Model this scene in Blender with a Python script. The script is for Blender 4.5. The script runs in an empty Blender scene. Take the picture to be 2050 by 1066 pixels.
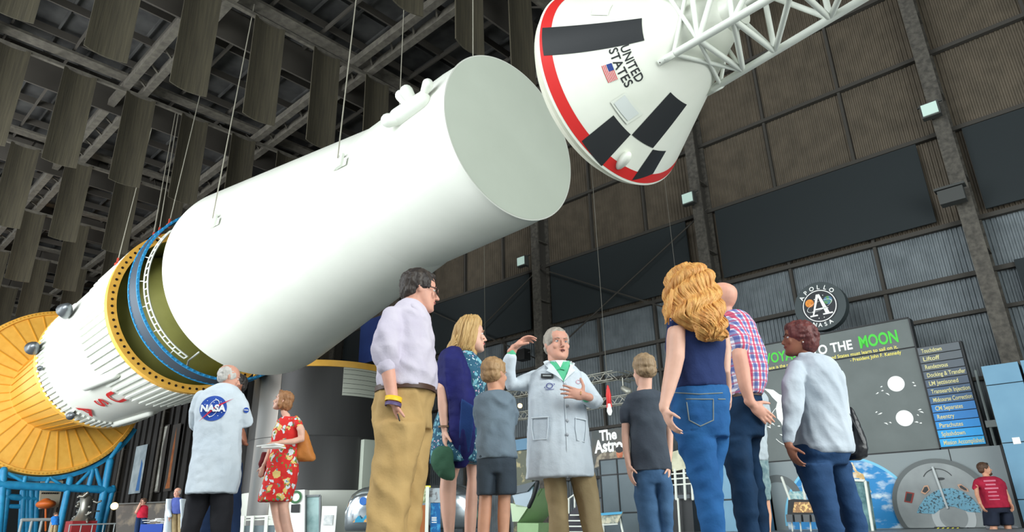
import bpy, bmesh, math, random
import numpy as np
from mathutils import Vector, Matrix
from mathutils.bvhtree import BVHTree
random.seed(7); PI = math.pi
SC = bpy.context.scene
COL = SC.collection
# ------------------------------------------------------------------ camera
F_PX, CX, CY, H0 = 1345.0, 1025.0, 533.0, 0.55
_up = np.array([-85, 3513, -1345.]); _up /= np.linalg.norm(_up)
_fw = np.array([0, 0, -1.]); _y = _fw-(_fw@_up)*_up; _y /= np.linalg.norm(_y); _x = np.cross(_y, _up)
ROT = np.array([_x, _y, _up])                  # camera axes -> world axes
CAM = np.array([0, 0, H0])
cd = bpy.data.cameras.new('camera'); cd.sensor_width = 36; cd.lens = F_PX/2050*36; cd.clip_end = 600
cam = bpy.data.objects.new('camera', cd); COL.objects.link(cam)
_m = Matrix(ROT.tolist()).to_4x4(); _m.translation = Vector(CAM); cam.matrix_world = _m
SC.camera = cam
# ------------------------------------------------------------------ exposure, world, daylight
SC.view_settings.view_transform = 'Standard'; SC.view_settings.look = 'None'
SC.view_settings.gamma = 1; SC.view_settings.exposure = 0.0
try: SC.view_settings.use_curve_mapping = False
except Exception: pass
SC.cycles.max_bounces = 6; SC.cycles.diffuse_bounces = 3; SC.cycles.sample_clamp_indirect = 6
w = bpy.data.worlds.new('daylight'); SC.world = w; w.use_nodes = True
w.node_tree.nodes['Background'].inputs[0].default_value = (0.86, 0.96, 1.0, 1)
w.node_tree.nodes['Background'].inputs[1].default_value = 0.5

def ray(px, py): return ROT @ np.array([px-CX, -(py-CY), -F_PX])
def proj(p):
    c = ROT.T @ (np.array(p, float)-CAM); return (CX+F_PX*c[0]/-c[2], CY-F_PX*c[1]/-c[2])
def axdepth(p): return -(ROT.T @ (np.array(p, float)-CAM))[2]
_d = ray(-545, 1086); _d[2] = 0
U = _d/np.linalg.norm(_d)                       # along the hall
V = np.array([U[1], -U[0], 0])                  # across the hall, towards the clad wall
Z = np.array([0, 0, 1.])
ZO = [0.]                                       # height offset of hall fittings
def W(u, v, z): return u*U+v*V+(z+ZO[0])*Z
def uvz(p): p = np.array(p, float); return np.array([p@U, p@V, p[2]])
def onV(px, py, v):
    r = ray(px, py); return CAM+r*((v-CAM@V)/(r@V))
def onU(px, py, u):
    r = ray(px, py); return CAM+r*((u-CAM@U)/(r@U))
def onZ(px, py, z):
    r = ray(px, py); return CAM+r*((z-H0)/r[2])
def onY(px, py, y):
    r = ray(px, py); return CAM+r*(y/r[1])

def area(name, p, tgt, sx, sy, power, color=(1, 1, 1)):
    l = bpy.data.lights.new(name, 'AREA'); l.shape = 'RECTANGLE'; l.size = sx; l.size_y = sy
    l.energy = power; l.color = color
    o = bpy.data.objects.new(name, l); COL.objects.link(o); o.location = Vector(p)
    o.rotation_euler = (Vector(tgt)-Vector(p)).to_track_quat('-Z', 'Z').to_euler()
    return o
# the glazed long side of the hall (out of frame, left) and the glazed near gable (behind the camera), plus an added fill
area('daylight_left_glazing', W(28, -15, 7.0), W(28, 20, 9.0), 90, 12, 29000, (0.93, 0.98, 1.0))
area('added_cone_fill', W(54, -15, 8.0), W(70, 18, 12.0), 44, 13, 17000, (0.95, 0.98, 1.0))  # added fill lamp, brightens the orange cone and the rear stage
area('daylight_far_glazing', W(112, -15, 8.0), W(108, 20, 9.0), 60, 12, 20000, (0.93, 0.98, 1.0))
area('daylight_gable_glazing', W(-14, 6, 7.0), W(20, 14, 6.0), 26, 12, 6500, (0.95, 1.0, 0.98))

# ------------------------------------------------------------------ materials
def lin(c): return tuple(((x/255)/12.92 if x/255 <= .04045 else ((x/255+.055)/1.055)**2.4) for x in c)
MATS = {}
def mat(name, rgb, rough=.6, metal=0., bump=None, var=None, stretch=None, spec=.4, emis=None, bands=None, alpha=None, trans=None):
    if name in MATS: return MATS[name]
    m = bpy.data.materials.new(name); m.use_nodes = True; MATS[name] = m
    nt = m.node_tree; N = nt.nodes; L = nt.links; b = N['Principled BSDF']
    c = lin(rgb)
    b.inputs['Base Color'].default_value = (*c, 1); b.inputs['Roughness'].default_value = rough
    b.inputs['Metallic'].default_value = metal; b.inputs['Specular IOR Level'].default_value = spec
    tc = N.new('ShaderNodeTexCoord'); mp = N.new('ShaderNodeMapping'); L.new(tc.outputs['Object'], mp.inputs[0])
    if stretch: mp.inputs['Scale'].default_value = stretch
    if var:                                       # (scale, other rgb, low, high)
        n = N.new('ShaderNodeTexNoise'); n.inputs['Scale'].default_value = var[0]; n.inputs['Detail'].default_value = 4
        L.new(mp.outputs[0], n.inputs['Vector'])
        r = N.new('ShaderNodeValToRGB'); r.color_ramp.elements[0].position = var[2]; r.color_ramp.elements[1].position = var[3]
        r.color_ramp.elements[0].color = (*c, 1); r.color_ramp.elements[1].color = (*lin(var[1]), 1)
        L.new(n.outputs['Fac'], r.inputs[0]); L.new(r.outputs[0], b.inputs['Base Color'])
    if bump:                                      # (scale, strength)
        n2 = N.new('ShaderNodeTexNoise'); n2.inputs['Scale'].default_value = bump[0]; n2.inputs['Detail'].default_value = 3
        L.new(mp.outputs[0], n2.inputs['Vector'])
        bp = N.new('ShaderNodeBump'); bp.inputs['Strength'].default_value = bump[1]; bp.inputs['Distance'].default_value = bump[2] if len(bump) > 2 else .01
        L.new(n2.outputs['Fac'], bp.inputs['Height']); L.new(bp.outputs[0], b.inputs['Normal'])
    if emis:
        b.inputs['Emission Color'].default_value = (*lin(emis[0]), 1); b.inputs['Emission Strength'].default_value = emis[1]
    if trans: b.inputs['Transmission Weight'].default_value = trans
    return m
def nodes(m): return m.node_tree.nodes, m.node_tree.links, m.node_tree.nodes['Principled BSDF']
def math_(N, L, op, a, b=None, c=None):
    n = N.new('ShaderNodeMath'); n.operation = op
    for i, x in enumerate((a, b, c)):
        if x is None: continue
        if isinstance(x, (int, float)): n.inputs[i].default_value = x
        else: L.new(x, n.inputs[i])
    return n.outputs[0]
def mix(N, L, fac, a, b):
    n = N.new('ShaderNodeMix'); n.data_type = 'RGBA'
    for i, x in ((0, fac), (6, a), (7, b)):
        if isinstance(x, (int, float)): n.inputs[i].default_value = x
        elif isinstance(x, tuple): n.inputs[i].default_value = (*x, 1)
        else: L.new(x, n.inputs[i])
    return n.outputs[2]
def plaid_material():
    m = mat('plaid_shirt', (235, 235, 245), .8, bump=(60, .2)); N, L, b = nodes(m)
    tc = N.new('ShaderNodeTexCoord'); sp = N.new('ShaderNodeSeparateXYZ'); L.new(tc.outputs['Object'], sp.inputs[0])
    x = math_(N, L, 'ADD', sp.outputs[0], math_(N, L, 'MULTIPLY', sp.outputs[1], .45)); z = sp.outputs[2]
    def band(s, per, off, wd): return math_(N, L, 'LESS_THAN', math_(N, L, 'FRACT', math_(N, L, 'ADD', math_(N, L, 'MULTIPLY', s, 1/per), off)), wd)
    col = mix(N, L, math_(N, L, 'MULTIPLY', band(x, .052, 5.0, .38), .75), (.80, .80, .88), lin((45, 70, 150)))
    col = mix(N, L, math_(N, L, 'MULTIPLY', band(z, .052, 5.0, .38), .6), col, lin((40, 62, 145)))
    col = mix(N, L, math_(N, L, 'MULTIPLY', band(x, .052, 5.45, .3), .85), col, lin((205, 45, 85)))
    col = mix(N, L, math_(N, L, 'MULTIPLY', band(z, .052, 5.5, .22), .6), col, lin((185, 45, 90)))
    L.new(col, b.inputs['Base Color']); return m
def floral_material(name, base, cols, scale, thr=.42):
    m = mat(name, base, .8); N, L, b = nodes(m)
    tc = N.new('ShaderNodeTexCoord'); nz = N.new('ShaderNodeTexNoise'); nz.inputs['Scale'].default_value = scale*1.5
    L.new(tc.outputs['Object'], nz.inputs['Vector'])
    av = N.new('ShaderNodeVectorMath'); av.operation = 'MULTIPLY_ADD'; L.new(nz.outputs['Color'], av.inputs[0])
    av.inputs[1].default_value = (.9/scale,)*3; L.new(tc.outputs['Object'], av.inputs[2])
    col = lin(base)
    for i, (c, t) in enumerate(cols):
        v = N.new('ShaderNodeTexVoronoi'); v.inputs['Scale'].default_value = scale*(1+.35*i); L.new(av.outputs[0], v.inputs['Vector'])
        f = math_(N, L, 'LESS_THAN', v.outputs['Distance'], t)
        col = mix(N, L, f, col, lin(c))
    L.new(col, b.inputs['Base Color']); return m

# ------------------------------------------------------------------ mesh helpers
UVZ = (U, V, Z)
class MB:
    def __init__(s): s.v = []; s.f = []
    def add(s, vs, fs):
        o = len(s.v); s.v += [tuple(map(float, p)) for p in vs]; s.f += [tuple(i+o for i in f) for f in fs]; return s
    def box(s, c, dx, dy, dz, ax=UVZ):
        c = np.array(c, float); a = [np.array(k, float) for k in ax]
        P = [c+a[0]*dx/2*i+a[1]*dy/2*j+a[2]*dz/2*k for k in (-1, 1) for j in (-1, 1) for i in (-1, 1)]
        return s.add(P, [(0, 2, 3, 1), (4, 5, 7, 6), (0, 1, 5, 4), (2, 6, 7, 3), (0, 4, 6, 2), (1, 3, 7, 5)])
    def beam(s, p, q, wd, ht, up=Z):
        p = np.array(p, float); q = np.array(q, float); d = q-p; L = np.linalg.norm(d); d /= L
        x = np.cross(d, up); x /= np.linalg.norm(x); y = np.cross(x, d)
        return s.box((p+q)/2, L, wd, ht, (d, x, y))
    def tube(s, pts, rad, n=10, flat=1., up=None, rnd=True):
        pts = [np.array(p, float) for p in pts]
        if isinstance(rad, (int, float)): rad = [rad]*len(pts)
        rad = list(rad)
        if rnd:                                    # rounded ends
            d0 = pts[0]-pts[1]; d0 /= np.linalg.norm(d0)+1e-9; d1 = pts[-1]-pts[-2]; d1 /= np.linalg.norm(d1)+1e-9
            r0, r1 = rad[0], rad[-1]
            a = [pts[0]+d0*r0*k for k in (.95, .8, .45)]; ar = [r0*k for k in (.3, .6, .89)]
            b = [pts[-1]+d1*r1*k for k in (.45, .8, .95)]; br = [r1*k for k in (.89, .6, .3)]
            pts = a+pts+b; rad = ar+rad+br
        T = []
        for i in range(len(pts)):
            t = pts[min(i+1, len(pts)-1)]-pts[max(i-1, 0)]; T.append(t/(np.linalg.norm(t)+1e-9))
        u = np.array(up, float) if up is not None else (np.array([0, 0, 1.]) if abs(T[0][2]) < .9 else np.array([1., 0, 0]))
        vs = []
        for p, r, t in zip(pts, rad, T):
            u = u-(u@t)*t; u /= np.linalg.norm(u)+1e-9; x = np.cross(t, u)
            vs += [p+r*(math.cos(a)*x+math.sin(a)*u*flat) for a in [2*PI*k/n for k in range(n)]]
        fs = []
        for i in range(len(pts)-1):
            for k in range(n):
                k2 = (k+1) % n; fs.append((i*n+k, i*n+k2, (i+1)*n+k2, (i+1)*n+k))
        fs.append(tuple(range(n-1, -1, -1))); fs.append(tuple((len(pts)-1)*n+k for k in range(n)))
        return s.add(vs, fs)
    def ell(s, c, r, ax=None, n=14):
        c = np.array(c, float); ax = ax if ax is not None else np.eye(3)
        if isinstance(r, (int, float)): r = (r, r, r)
        vs = []; m = n//2+1
        for i in range(1, m):
            th = PI*i/m
            for k in range(n):
                a = 2*PI*k/n
                vs.append(c+ax[0]*r[0]*math.sin(th)*math.cos(a)+ax[1]*r[1]*math.sin(th)*math.sin(a)+ax[2]*r[2]*math.cos(th))
        fs = [((i)*n+k, (i+1)*n+k, (i+1)*n+(k+1) % n, i*n+(k+1) % n) for i in range(m-2) for k in range(n)]
        t = len(vs); vs += [c+ax[2]*r[2], c-ax[2]*r[2]]
        fs += [(t, k, (k+1) % n) for k in range(n)]+[(t+1, (m-2)*n+(k+1) % n, (m-2)*n+k) for k in range(n)]
        return s.add(vs, fs)
    def loft(s, secs, cap=True):
        n = len(secs[0]); vs = [p for q in secs for p in q]
        fs = [(i*n+k, i*n+(k+1) % n, (i+1)*n+(k+1) % n, (i+1)*n+k) for i in range(len(secs)-1) for k in range(n)]
        if cap: fs += [tuple(range(n-1, -1, -1)), tuple((len(secs)-1)*n+k for k in range(n))]
        return s.add(vs, fs)
    def lathe(s, o, ax, prof, n=64, cap=False, a0=0., a1=2*PI):
        o = np.array(o, float); ax = np.array(ax, float); ax = ax/np.linalg.norm(ax)
        h = np.cross(ax, Z) if abs(ax[2]) < .9 else np.array([1., 0, 0]); h = h-(h@ax)*ax; h /= np.linalg.norm(h); w_ = np.cross(h, ax)
        full = abs(a1-a0-2*PI) < 1e-6; m = n if full else n+1
        vs = []
        for t, r in prof:
            vs += [o+ax*t+r*(math.cos(a)*h+math.sin(a)*w_) for a in [a0+(a1-a0)*k/n for k in range(m)]]
        fs = [(i*m+k, i*m+(k+1) % m, (i+1)*m+(k+1) % m, (i+1)*m+k) for i in range(len(prof)-1) for k in range(m if full else m-1)]
        if cap: fs += [tuple(range(m-1, -1, -1)), tuple((len(prof)-1)*m+k for k in range(m))]
        return s.add(vs, fs)
    def prism(s, poly, off):
        n = len(poly); off = np.array(off, float); P = [np.array(p, float) for p in poly]
        return s.add(P+[p+off for p in P], [tuple(range(n)), tuple(range(2*n-1, n-1, -1))]+[(k, n+k, n+(k+1) % n, (k+1) % n) for k in range(n)])
    def quadpatch(s, fn, nu=12, nv=8):            # fn(a, b) -> point
        vs = [fn(i/nu, j/nv) for j in range(nv+1) for i in range(nu+1)]
        return s.add(vs, [(j*(nu+1)+i, j*(nu+1)+i+1, (j+1)*(nu+1)+i+1, (j+1)*(nu+1)+i) for j in range(nv) for i in range(nu)])
    def build(s, name, m, parent=None, smooth=False, org=None, fix=True):
        wl = WL.get(parent.name, np.zeros(3)) if parent else (np.array(org, float) if org is not None else np.zeros(3))
        me = bpy.data.meshes.new(name)
        me.from_pydata([tuple(np.array(p)-wl) for p in s.v], [], s.f); me.update()
        if fix:
            bm = bmesh.new(); bm.from_mesh(me); bmesh.ops.recalc_face_normals(bm, faces=bm.faces); bm.to_mesh(me); bm.free()
        if smooth:
            me.polygons.foreach_set('use_smooth', [True]*len(me.polygons))
            if smooth == 'auto':
                try: me.set_sharp_from_angle(angle=math.radians(38))
                except Exception: pass
        o = bpy.data.objects.new(name, me); COL.objects.link(o)
        if m: me.materials.append(m)
        if parent: o.parent = parent
        else: o.location = tuple(wl)
        WL[o.name] = wl
        return o
WL = {}
def tag(o, label=None, cat=None, group=None, kind=None):
    if label: o['label'] = label
    if cat: o['category'] = cat
    if group: o['group'] = group
    if kind: o['kind'] = kind
    return o
def thing(name, label, cat, loc=(0, 0, 0), group=None):
    o = bpy.data.objects.new(name, None); COL.objects.link(o); o.location = tuple(map(float, loc)); o.empty_display_size = .2
    WL[o.name] = np.array(loc, float); return tag(o, label, cat, group)
def struct(name, b, m, smooth=False): return tag(b.build(name, m, smooth=smooth), kind='structure')
def kids(o): return [c for c in bpy.data.objects if c.parent == o]
def dup(o, loc, label=None, rz=0., group=None):
    r = o.copy(); COL.objects.link(r); r.location = tuple(map(float, loc)); r.rotation_euler = (0, 0, rz)
    if label: r['label'] = label
    if group: r['group'] = group
    for c in kids(o):
        k = c.copy(); COL.objects.link(k); k.parent = r
        for g in kids(c):
            q = g.copy(); COL.objects.link(q); q.parent = k
    WL[r.name] = np.array(loc, float)
    return r
def bake(o):                                       # apply the modifiers to the mesh
    bpy.context.view_layer.update(); dg = bpy.context.evaluated_depsgraph_get()
    me = bpy.data.meshes.new_from_object(o.evaluated_get(dg)); o.modifiers.clear(); o.data = me
    me.polygons.foreach_set('use_smooth', [True]*len(me.polygons)); return o
def melt(o, vox, sm=2, disp=None):                 # one continuous surface out of overlapping volumes
    r = o.modifiers.new('r', 'REMESH'); r.mode = 'VOXEL'; r.voxel_size = vox; r.use_smooth_shade = True
    if sm: q = o.modifiers.new('s', 'SMOOTH'); q.iterations = sm; q.factor = .6
    if disp:
        for sz, st, k in disp:
            t = bpy.data.textures.new('folds', 'CLOUDS'); t.noise_scale = sz; t.noise_depth = 1
            d = o.modifiers.new('d', 'DISPLACE'); d.texture = t; d.strength = st; d.mid_level = .5; d.texture_coords = 'LOCAL'
    return bake(o)
def bvh_of(*objs):
    vs, fs = [], []
    for o in objs:
        wl = WL[o.name]; k = len(vs)
        vs += [Vector(v.co)+Vector(wl) for v in o.data.vertices]; fs += [[i+k for i in p.vertices] for p in o.data.polygons]
    return BVHTree.FromPolygons(vs, fs)
def hit(px, py, bvh):
    d = ray(px, py); d /= np.linalg.norm(d); r = bvh.ray_cast(Vector(CAM), Vector(d))
    return (np.array(r[0]), np.array(r[1])) if r[0] is not None else (None, None)
_tc = {}
def text2d(s, h=1., width=None, bold=0., xs=1.):
    k = (s, bold)
    if k not in _tc:
        c = bpy.data.curves.new('t', 'FONT'); c.body = s; c.size = 1; c.offset = bold; c.resolution_u = 3
        o = bpy.data.objects.new('t', c); COL.objects.link(o); bpy.context.view_layer.update()
        me = bpy.data.meshes.new_from_object(o.evaluated_get(bpy.context.evaluated_depsgraph_get()))
        _tc[k] = (np.array([v.co[:2] for v in me.vertices]), [tuple(p.vertices) for p in me.polygons])
        bpy.data.objects.remove(o); bpy.data.curves.remove(c); bpy.data.meshes.remove(me)
    v, f = _tc[k]; v = v.copy(); lo, hi = v.min(0), v.max(0); hc = .70 if any(ch.isupper() or ch.isdigit() for ch in s) else .5
    v[:, 0] = (v[:, 0]-(lo[0]+hi[0])/2)*h/.7*xs
    v[:, 1] = v[:, 1]*h/.7-h/2
    if width: v[:, 0] *= width/(v[:, 0].max()-v[:, 0].min())
    return [tuple(p) for p in v], f
def refine(vs, fs, step):                          # cut a flat 2D figure on a grid so that it can be laid on a curved surface
    bm = bmesh.new(); bv = [bm.verts.new((x, y, 0)) for x, y in vs]
    for f in fs:
        try: bm.faces.new([bv[i] for i in f])
        except Exception: pass
    xs = [v[0] for v in vs]; ys = [v[1] for v in vs]
    for a, lo, hi in ((0, min(xs), max(xs)), (1, min(ys), max(ys))):
        k = lo+step
        while k < hi:
            co = [0, 0, 0]; no = [0, 0, 0]; co[a] = k; no[a] = 1
            bmesh.ops.bisect_plane(bm, geom=bm.verts[:]+bm.edges[:]+bm.faces[:], plane_co=co, plane_no=no); k += step
    bm.verts.index_update(); r = [(v.co.x, v.co.y) for v in bm.verts], [tuple(v.index for v in f.verts) for f in bm.faces]
    bm.free(); return r
def fig(b, vf, o, ex, ey, off=0., bvh=None, rd=None, step=None):
    """put a 2D figure into mesh b: flat at o, or dropped along rd on a curved surface"""
    vs, fs = vf
    if bvh is not None: vs, fs = refine(vs, fs, step or .03)
    ex = np.array(ex, float); ey = np.array(ey, float); o = np.array(o, float); n = np.cross(ex, ey)
    out = []
    for x, y in vs:
        p = o+ex*x+ey*y
        if bvh is not None:
            d = np.array(rd, float); d /= np.linalg.norm(d)
            h = bvh.ray_cast(Vector(p-d*1.5), Vector(d))
            if h[0] is not None: p = np.array(h[0])-d*off
            else:
                h = bvh.find_nearest(Vector(p)); p = np.array(h[0])+np.array(h[1])*off
        else: p = p+n*off
        out.append(p)
    b.add(out, fs); return b
def disc2(r, n=40, cx=0, cy=0, ry=None): return ([(cx+r*math.cos(2*PI*k/n), cy+(ry or r)*math.sin(2*PI*k/n)) for k in range(n)], [tuple(range(n))])
def ring2(r0, r1, n=48, cx=0, cy=0, sy=1., rot=0., a0=0, a1=2*PI):
    vs = []
    for r in (r0, r1):
        for k in range(n+1):
            a = a0+(a1-a0)*k/n; x, y = r*math.cos(a), r*math.sin(a)*sy; vs.append((cx+x*math.cos(rot)-y*math.sin(rot), cy+x*math.sin(rot)+y*math.cos(rot)))
    return vs, [(k, k+1, n+2+k, n+1+k) for k in range(n)]
def poly2(*p): return (list(p), [tuple(range(len(p)))])
def writing(name, s, o, ex, ey, h, m, parent, width=None, bold=0., xs=1., off=.004, **k):
    b = MB(); fig(b, text2d(s, h, width, bold, xs), o, ex, ey, off, **k); return b.build(name, m, parent, fix=False)
# ================================================================== THE HALL
M_floor = mat('concrete_floor', (138, 142, 142), .45, bump=(8, .1), var=(1.5, (128, 130, 130), .35, .7))
M_deck = mat('roof_deck', (72, 72, 70), .9, var=(.6, (46, 46, 46), .35, .65))
M_steel = mat('roof_steel', (104, 100, 90), .75, var=(3, (78, 74, 68), .3, .7))
M_steel2 = mat('dark_roof_steel', (72, 68, 62), .8)
M_col = mat('column_paint', (98, 94, 86), .75, bump=(14, .7, .03), var=(5, (70, 67, 62), .35, .65))
M_dark = mat('dark_acoustic_panel', (44, 50, 52), .9, bump=(60, .3))
M_baf = mat('acoustic_baffle', (74, 69, 54), .9, bump=(3, .6, .03), stretch=(6, 6, .25), var=(1.2, (55, 51, 41), .3, .7))
M_girt = mat('girt_steel', (70, 67, 62), .8)
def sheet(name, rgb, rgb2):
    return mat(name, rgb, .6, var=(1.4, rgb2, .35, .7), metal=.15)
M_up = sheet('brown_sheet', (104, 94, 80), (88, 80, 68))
M_lo = sheet('daylit_grey_sheet', (118, 126, 130), (98, 106, 110))  # lower sheets paler and bluer, window daylight put into their colour
VW = 34.0; ZR = 29.9; UC = [3.2+12.2*k for k in range(-2, 11)]
b = MB(); b.box(W(70, 8, -.1), 176, 64, .2); struct('floor', b, M_floor)
b = MB(); b.box(W(70, 8, ZR+.1), 176, 64, .2)
for k in range(24): b.box(W(4+6.1*k, 8, ZR-.12), .14, 64, .24)
for k in range(30): b.box(W(70, -20+2*k, ZR-.3), 176, .12, .18)
struct('ceiling', b, M_deck)
def corrugated(name, u0, u1, z0, z1, m):
    b = MB(); vs = []; n = int((u1-u0)/.2); us = [u0+(u1-u0)*k/(2*n) for k in range(2*n+1)]
    prof = []
    for i, uu in enumerate(us[:-1]):
        d = (us[1]-us[0]); off = .05 if i % 2 else 0.0
        prof += [(uu, VW-off), (uu+d*.72, VW-off)]
    for (uu, vv) in prof: vs += [W(uu, vv, z0), W(uu, vv, z1)]
    b.add(vs, [(2*i, 2*i+2, 2*i+3, 2*i+1) for i in range(len(prof)-1)])
    b.box(W((u0+u1)/2, VW+.15, (z0+z1)/2), u1-u0, .1, z1-z0)
    return struct(name, b, m)
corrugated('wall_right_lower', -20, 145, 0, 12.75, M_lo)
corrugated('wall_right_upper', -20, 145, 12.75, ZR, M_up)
b = MB(); b.box(W(145, 8, ZR/2), .3, 64, ZR); struct('wall_far', b, M_dark)
ZO[0] = H0-.2
b = MB()
for z in (9.85, 12.25, 16.75, 21.05, 25.3): b.box(W(62, VW-.2, z), 165, .26, .2)
for z in (2.6, 5.4, 8.2): b.box(W(62, VW-.16, z), 165, .2, .16)
struct('trim_1', b, M_girt)
b = MB()                                             # studs between the columns
for uc in UC:
    for k in (1, 2):
        b.box(W(uc+12.2*k/3, VW-.14, 20.9), .14, .2, 17.2)
        b.box(W(uc+12.2*k/3, VW-.14, 6.1-ZO[0]/2), .14, .2, 12.2+ZO[0])
struct('trim_2', b, M_girt)
ZO[0] = 0.
def column(uc, lab):
    t = thing('steel_column', lab, 'column', W(uc, 33.4, 0), 'steel columns along the clad wall')
    b = MB(); b.box(W(uc, 32.75, ZR/2), .62, .12, ZR); b.build('front_flange', M_col, t)
    b = MB(); b.box(W(uc, 33.3, ZR/2), .1, 1.0, ZR); b.build('web', M_girt, t)
    b = MB(); b.box(W(uc, 33.85, ZR/2), .62, .12, ZR); b.build('back_flange', M_col, t)
    b = MB()
    for z in (5.5, 10.9, 14.4, 18.7, 23.2): b.box(W(uc, 33.25, z), .66, 1.0, .06)
    b.build('stiffener', M_col, t)
    return t
LABS = {0: 'dark steel column at the right end of the clad wall, bearing the highest square floodlight',
        1: 'dark steel column rising behind the red-haired woman and the bald man', 2: 'dark steel column behind the raised hand of the gesturing man in the white coat',
        3: 'dark steel column behind the face of the man in the lilac shirt'}
for i, uc in enumerate(UC[2:]):
    column(uc, LABS.get(i, 'far dark steel column of the clad wall beyond the hanging rocket'))
ZO[0] = H0-.2
# dark acoustic panels on the wall, one in each bay
def dpanel(u0, u1, z0, z1, lab):
    b = MB(); b.box(W((u0+u1)/2, VW-.42, (z0+z1)/2), u1-u0, .1, z1-z0); tag(b.build('acoustic_panel', M_dark), lab, 'panel', 'dark acoustic panels on the clad wall')
PL = ['dark acoustic wall panel right of the rightmost column', 'large dark acoustic wall panel above the round emblem sign', 'dark acoustic wall panel above the boy in the dark shirt',
      'dark acoustic wall panel behind the long-haired blonde woman']
for i, k in enumerate(range(1, 6)):
    uc = UC[k]; dpanel(uc+1.3, uc+11.6, 12.5, 16.55, PL[i] if i < 4 else 'dark acoustic wall panel far down the hall behind the white stage')
dpanel(-1.5, 2.2, 8.2, 10.0, 'small dark acoustic panel low at the right edge of the photo')
b = MB()
for (a, c) in ((UC[4]+.3, UC[3]-.3+0), (UC[5]+.3, UC[4]-.3)):
    b.tube([W(a, 33.1, 16.6), W(c, 33.1, 9.8)], .05, 6); b.tube([W(a, 33.1, 9.8), W(c, 33.1, 16.6)], .05, 6)
struct('trim_3', b, M_girt)
# roof steel
b = MB()
for v in (10.7, 19.6, 28.6, 2.0):
    for d in (-.55, .55): b.box(W(62, v+d, 27.1), 165, .42, .5)
    for k in range(80): b.beam(W(-18+2.03*k, v-.5, 27.1), W(-17+2.03*k, v+.5, 27.1), .1, .1)
struct('trim_4', b, M_steel)
BROWS = [18.0, 30.0, 42.3, 54.5, 66.7, 78.9, 91, 103]
b = MB()
for u in BROWS: b.box(W(u+.2, 7, 26.75), .22, 54, .22); b.box(W(u+1.0, 7, 28.2), .9, 54, .18)
struct('trim_5', b, M_steel)
b = MB()
for u in [6+3.05*k for k in range(36)]: b.box(W(u, 7, 28.9), .1, 54, .5)
for v in [-16+3.3*k for k in range(15)]: b.box(W(62, v, 28.6), 165, .1, .3)
for u in BROWS:
    for k in range(22): b.beam(W(u+.4, -14+2.2*k, 26.9), W(u+3.2, -13.4+2.2*k, 29), .09, .09)
struct('trim_6', b, M_steel2)
b = MB()
for u in BROWS: b.box(W(u+2.9, 7, 27.5), .12, 54, 2.2)
struct('trim_7', b, M_steel2)
# hanging baffles
def baffle(u, v0, lab):
    b = MB(); n = 10
    def fn(s, t): return W(u+.22*math.sin(PI*s)-.12*(1-t), v0+1.78*s, 20.3+6.4*t)
    b.quadpatch(fn, n, 4)
    b.quadpatch(lambda s, t: fn(s, t)+U*.07, n, 4)
    b.quadpatch(lambda s, t: fn(s, 0)+U*.07*t, n, 1); b.quadpatch(lambda s, t: fn(0, s)+U*.07*t, 4, 1); b.quadpatch(lambda s, t: fn(1, s)+U*.07*t, 4, 1)
    return tag(b.build('hanging_baffle', M_baf, smooth='auto', org=W(u, v0, 26.7)), lab, 'baffle', 'acoustic baffles hanging from the roof')
proto = None
ROWN = {18.0: 'in the row nearest the capsule', 30.0: 'in the large row over the top left corner', 42.3: 'in the second row from the camera',
        54.5: 'in the third row from the camera'}
ORD = ['leftmost', 'second from left', 'third from left', 'fourth from left', 'fifth from left', 'sixth from left', 'seventh from left', 'eighth from left', 'ninth from left']
for u in BROWS[:7]:
    v0 = {18.0: 1.7, 30.0: 1.55}.get(u, 3.2)
    step = 3.66 if u < 40 else 3.5
    nvis = 0
    for k in range(9):
        v = v0+step*k
        if v > 31: break
        p = proj(W(u, v+.9, 22.5))
        if not (-40 < p[0] < 2060 and -160 < p[1] < 700): continue
        lab = 'grey-brown hanging acoustic baffle %s, %s' % (ROWN[u], ORD[nvis]) if u in ROWN else 'small far grey-brown acoustic baffle hanging over the tail of the rocket'
        nvis += 1
        if proto is None: proto = baffle(u, v, lab)
        else: dup(proto, W(u, v, 26.7), lab)
# floodlights on the columns
M_flood = mat('floodlight_body', (70, 72, 70), .6); M_fglass = mat('floodlight_glass', (190, 215, 205), .15, emis=((200, 225, 215), .35))
def flood(u, z, lab, s=1.):
    o = W(u, 32.2, z); t = thing('wall_floodlight', lab, 'floodlight', o, 'square floodlights on the wall columns')
    b = MB(); b.box(o, .75*s, .35, .7*s).box(o+V*.25, .5*s, .2, .45*s); b.build('housing', M_flood, t)
    b = MB(); b.box(o-V*.2-Z*.0, .62*s, .06, .56*s); b.build('lens', M_fglass, t)
    b = MB(); b.box(o+V*.4, .08, .4, .5).box(o+V*.2+Z*.42*s, 1.0*s, .08, .05); b.build('bracket', M_flood, t)
flood(15.6, 17.15, 'square floodlight on the column between the capsule and the red-haired woman')
flood(3.4, 17.25, 'square floodlight high on the rightmost column')
flood(28.3, 16.9, 'square floodlight on the column right of the long-haired blonde woman')
flood(40.4, 16.7, 'small floodlight on the column just under the white stage')
b = MB(); o = W(3.5, 32.1, 12.9); b.box(o, .95, .5, .62).box(o+Z*.42, 1.15, .5, .1); tag(b.build('junction_box', M_flood), 'grey metal box fixed to the rightmost column below its floodlight', 'box')
b = MB(); o = W(28.3, 32.0, 10.35); b.box(o, .7, .6, .7).tube([o-U*.5+Z*.1, o+U*.6+Z*.1], .09, 8); tag(b.build('wall_projector', mat('black_case', (24, 24, 25), .5)), 'black projector on the wall right behind the raised fingers of the gesturing man', 'projector')

ZO[0] = 0.
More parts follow.
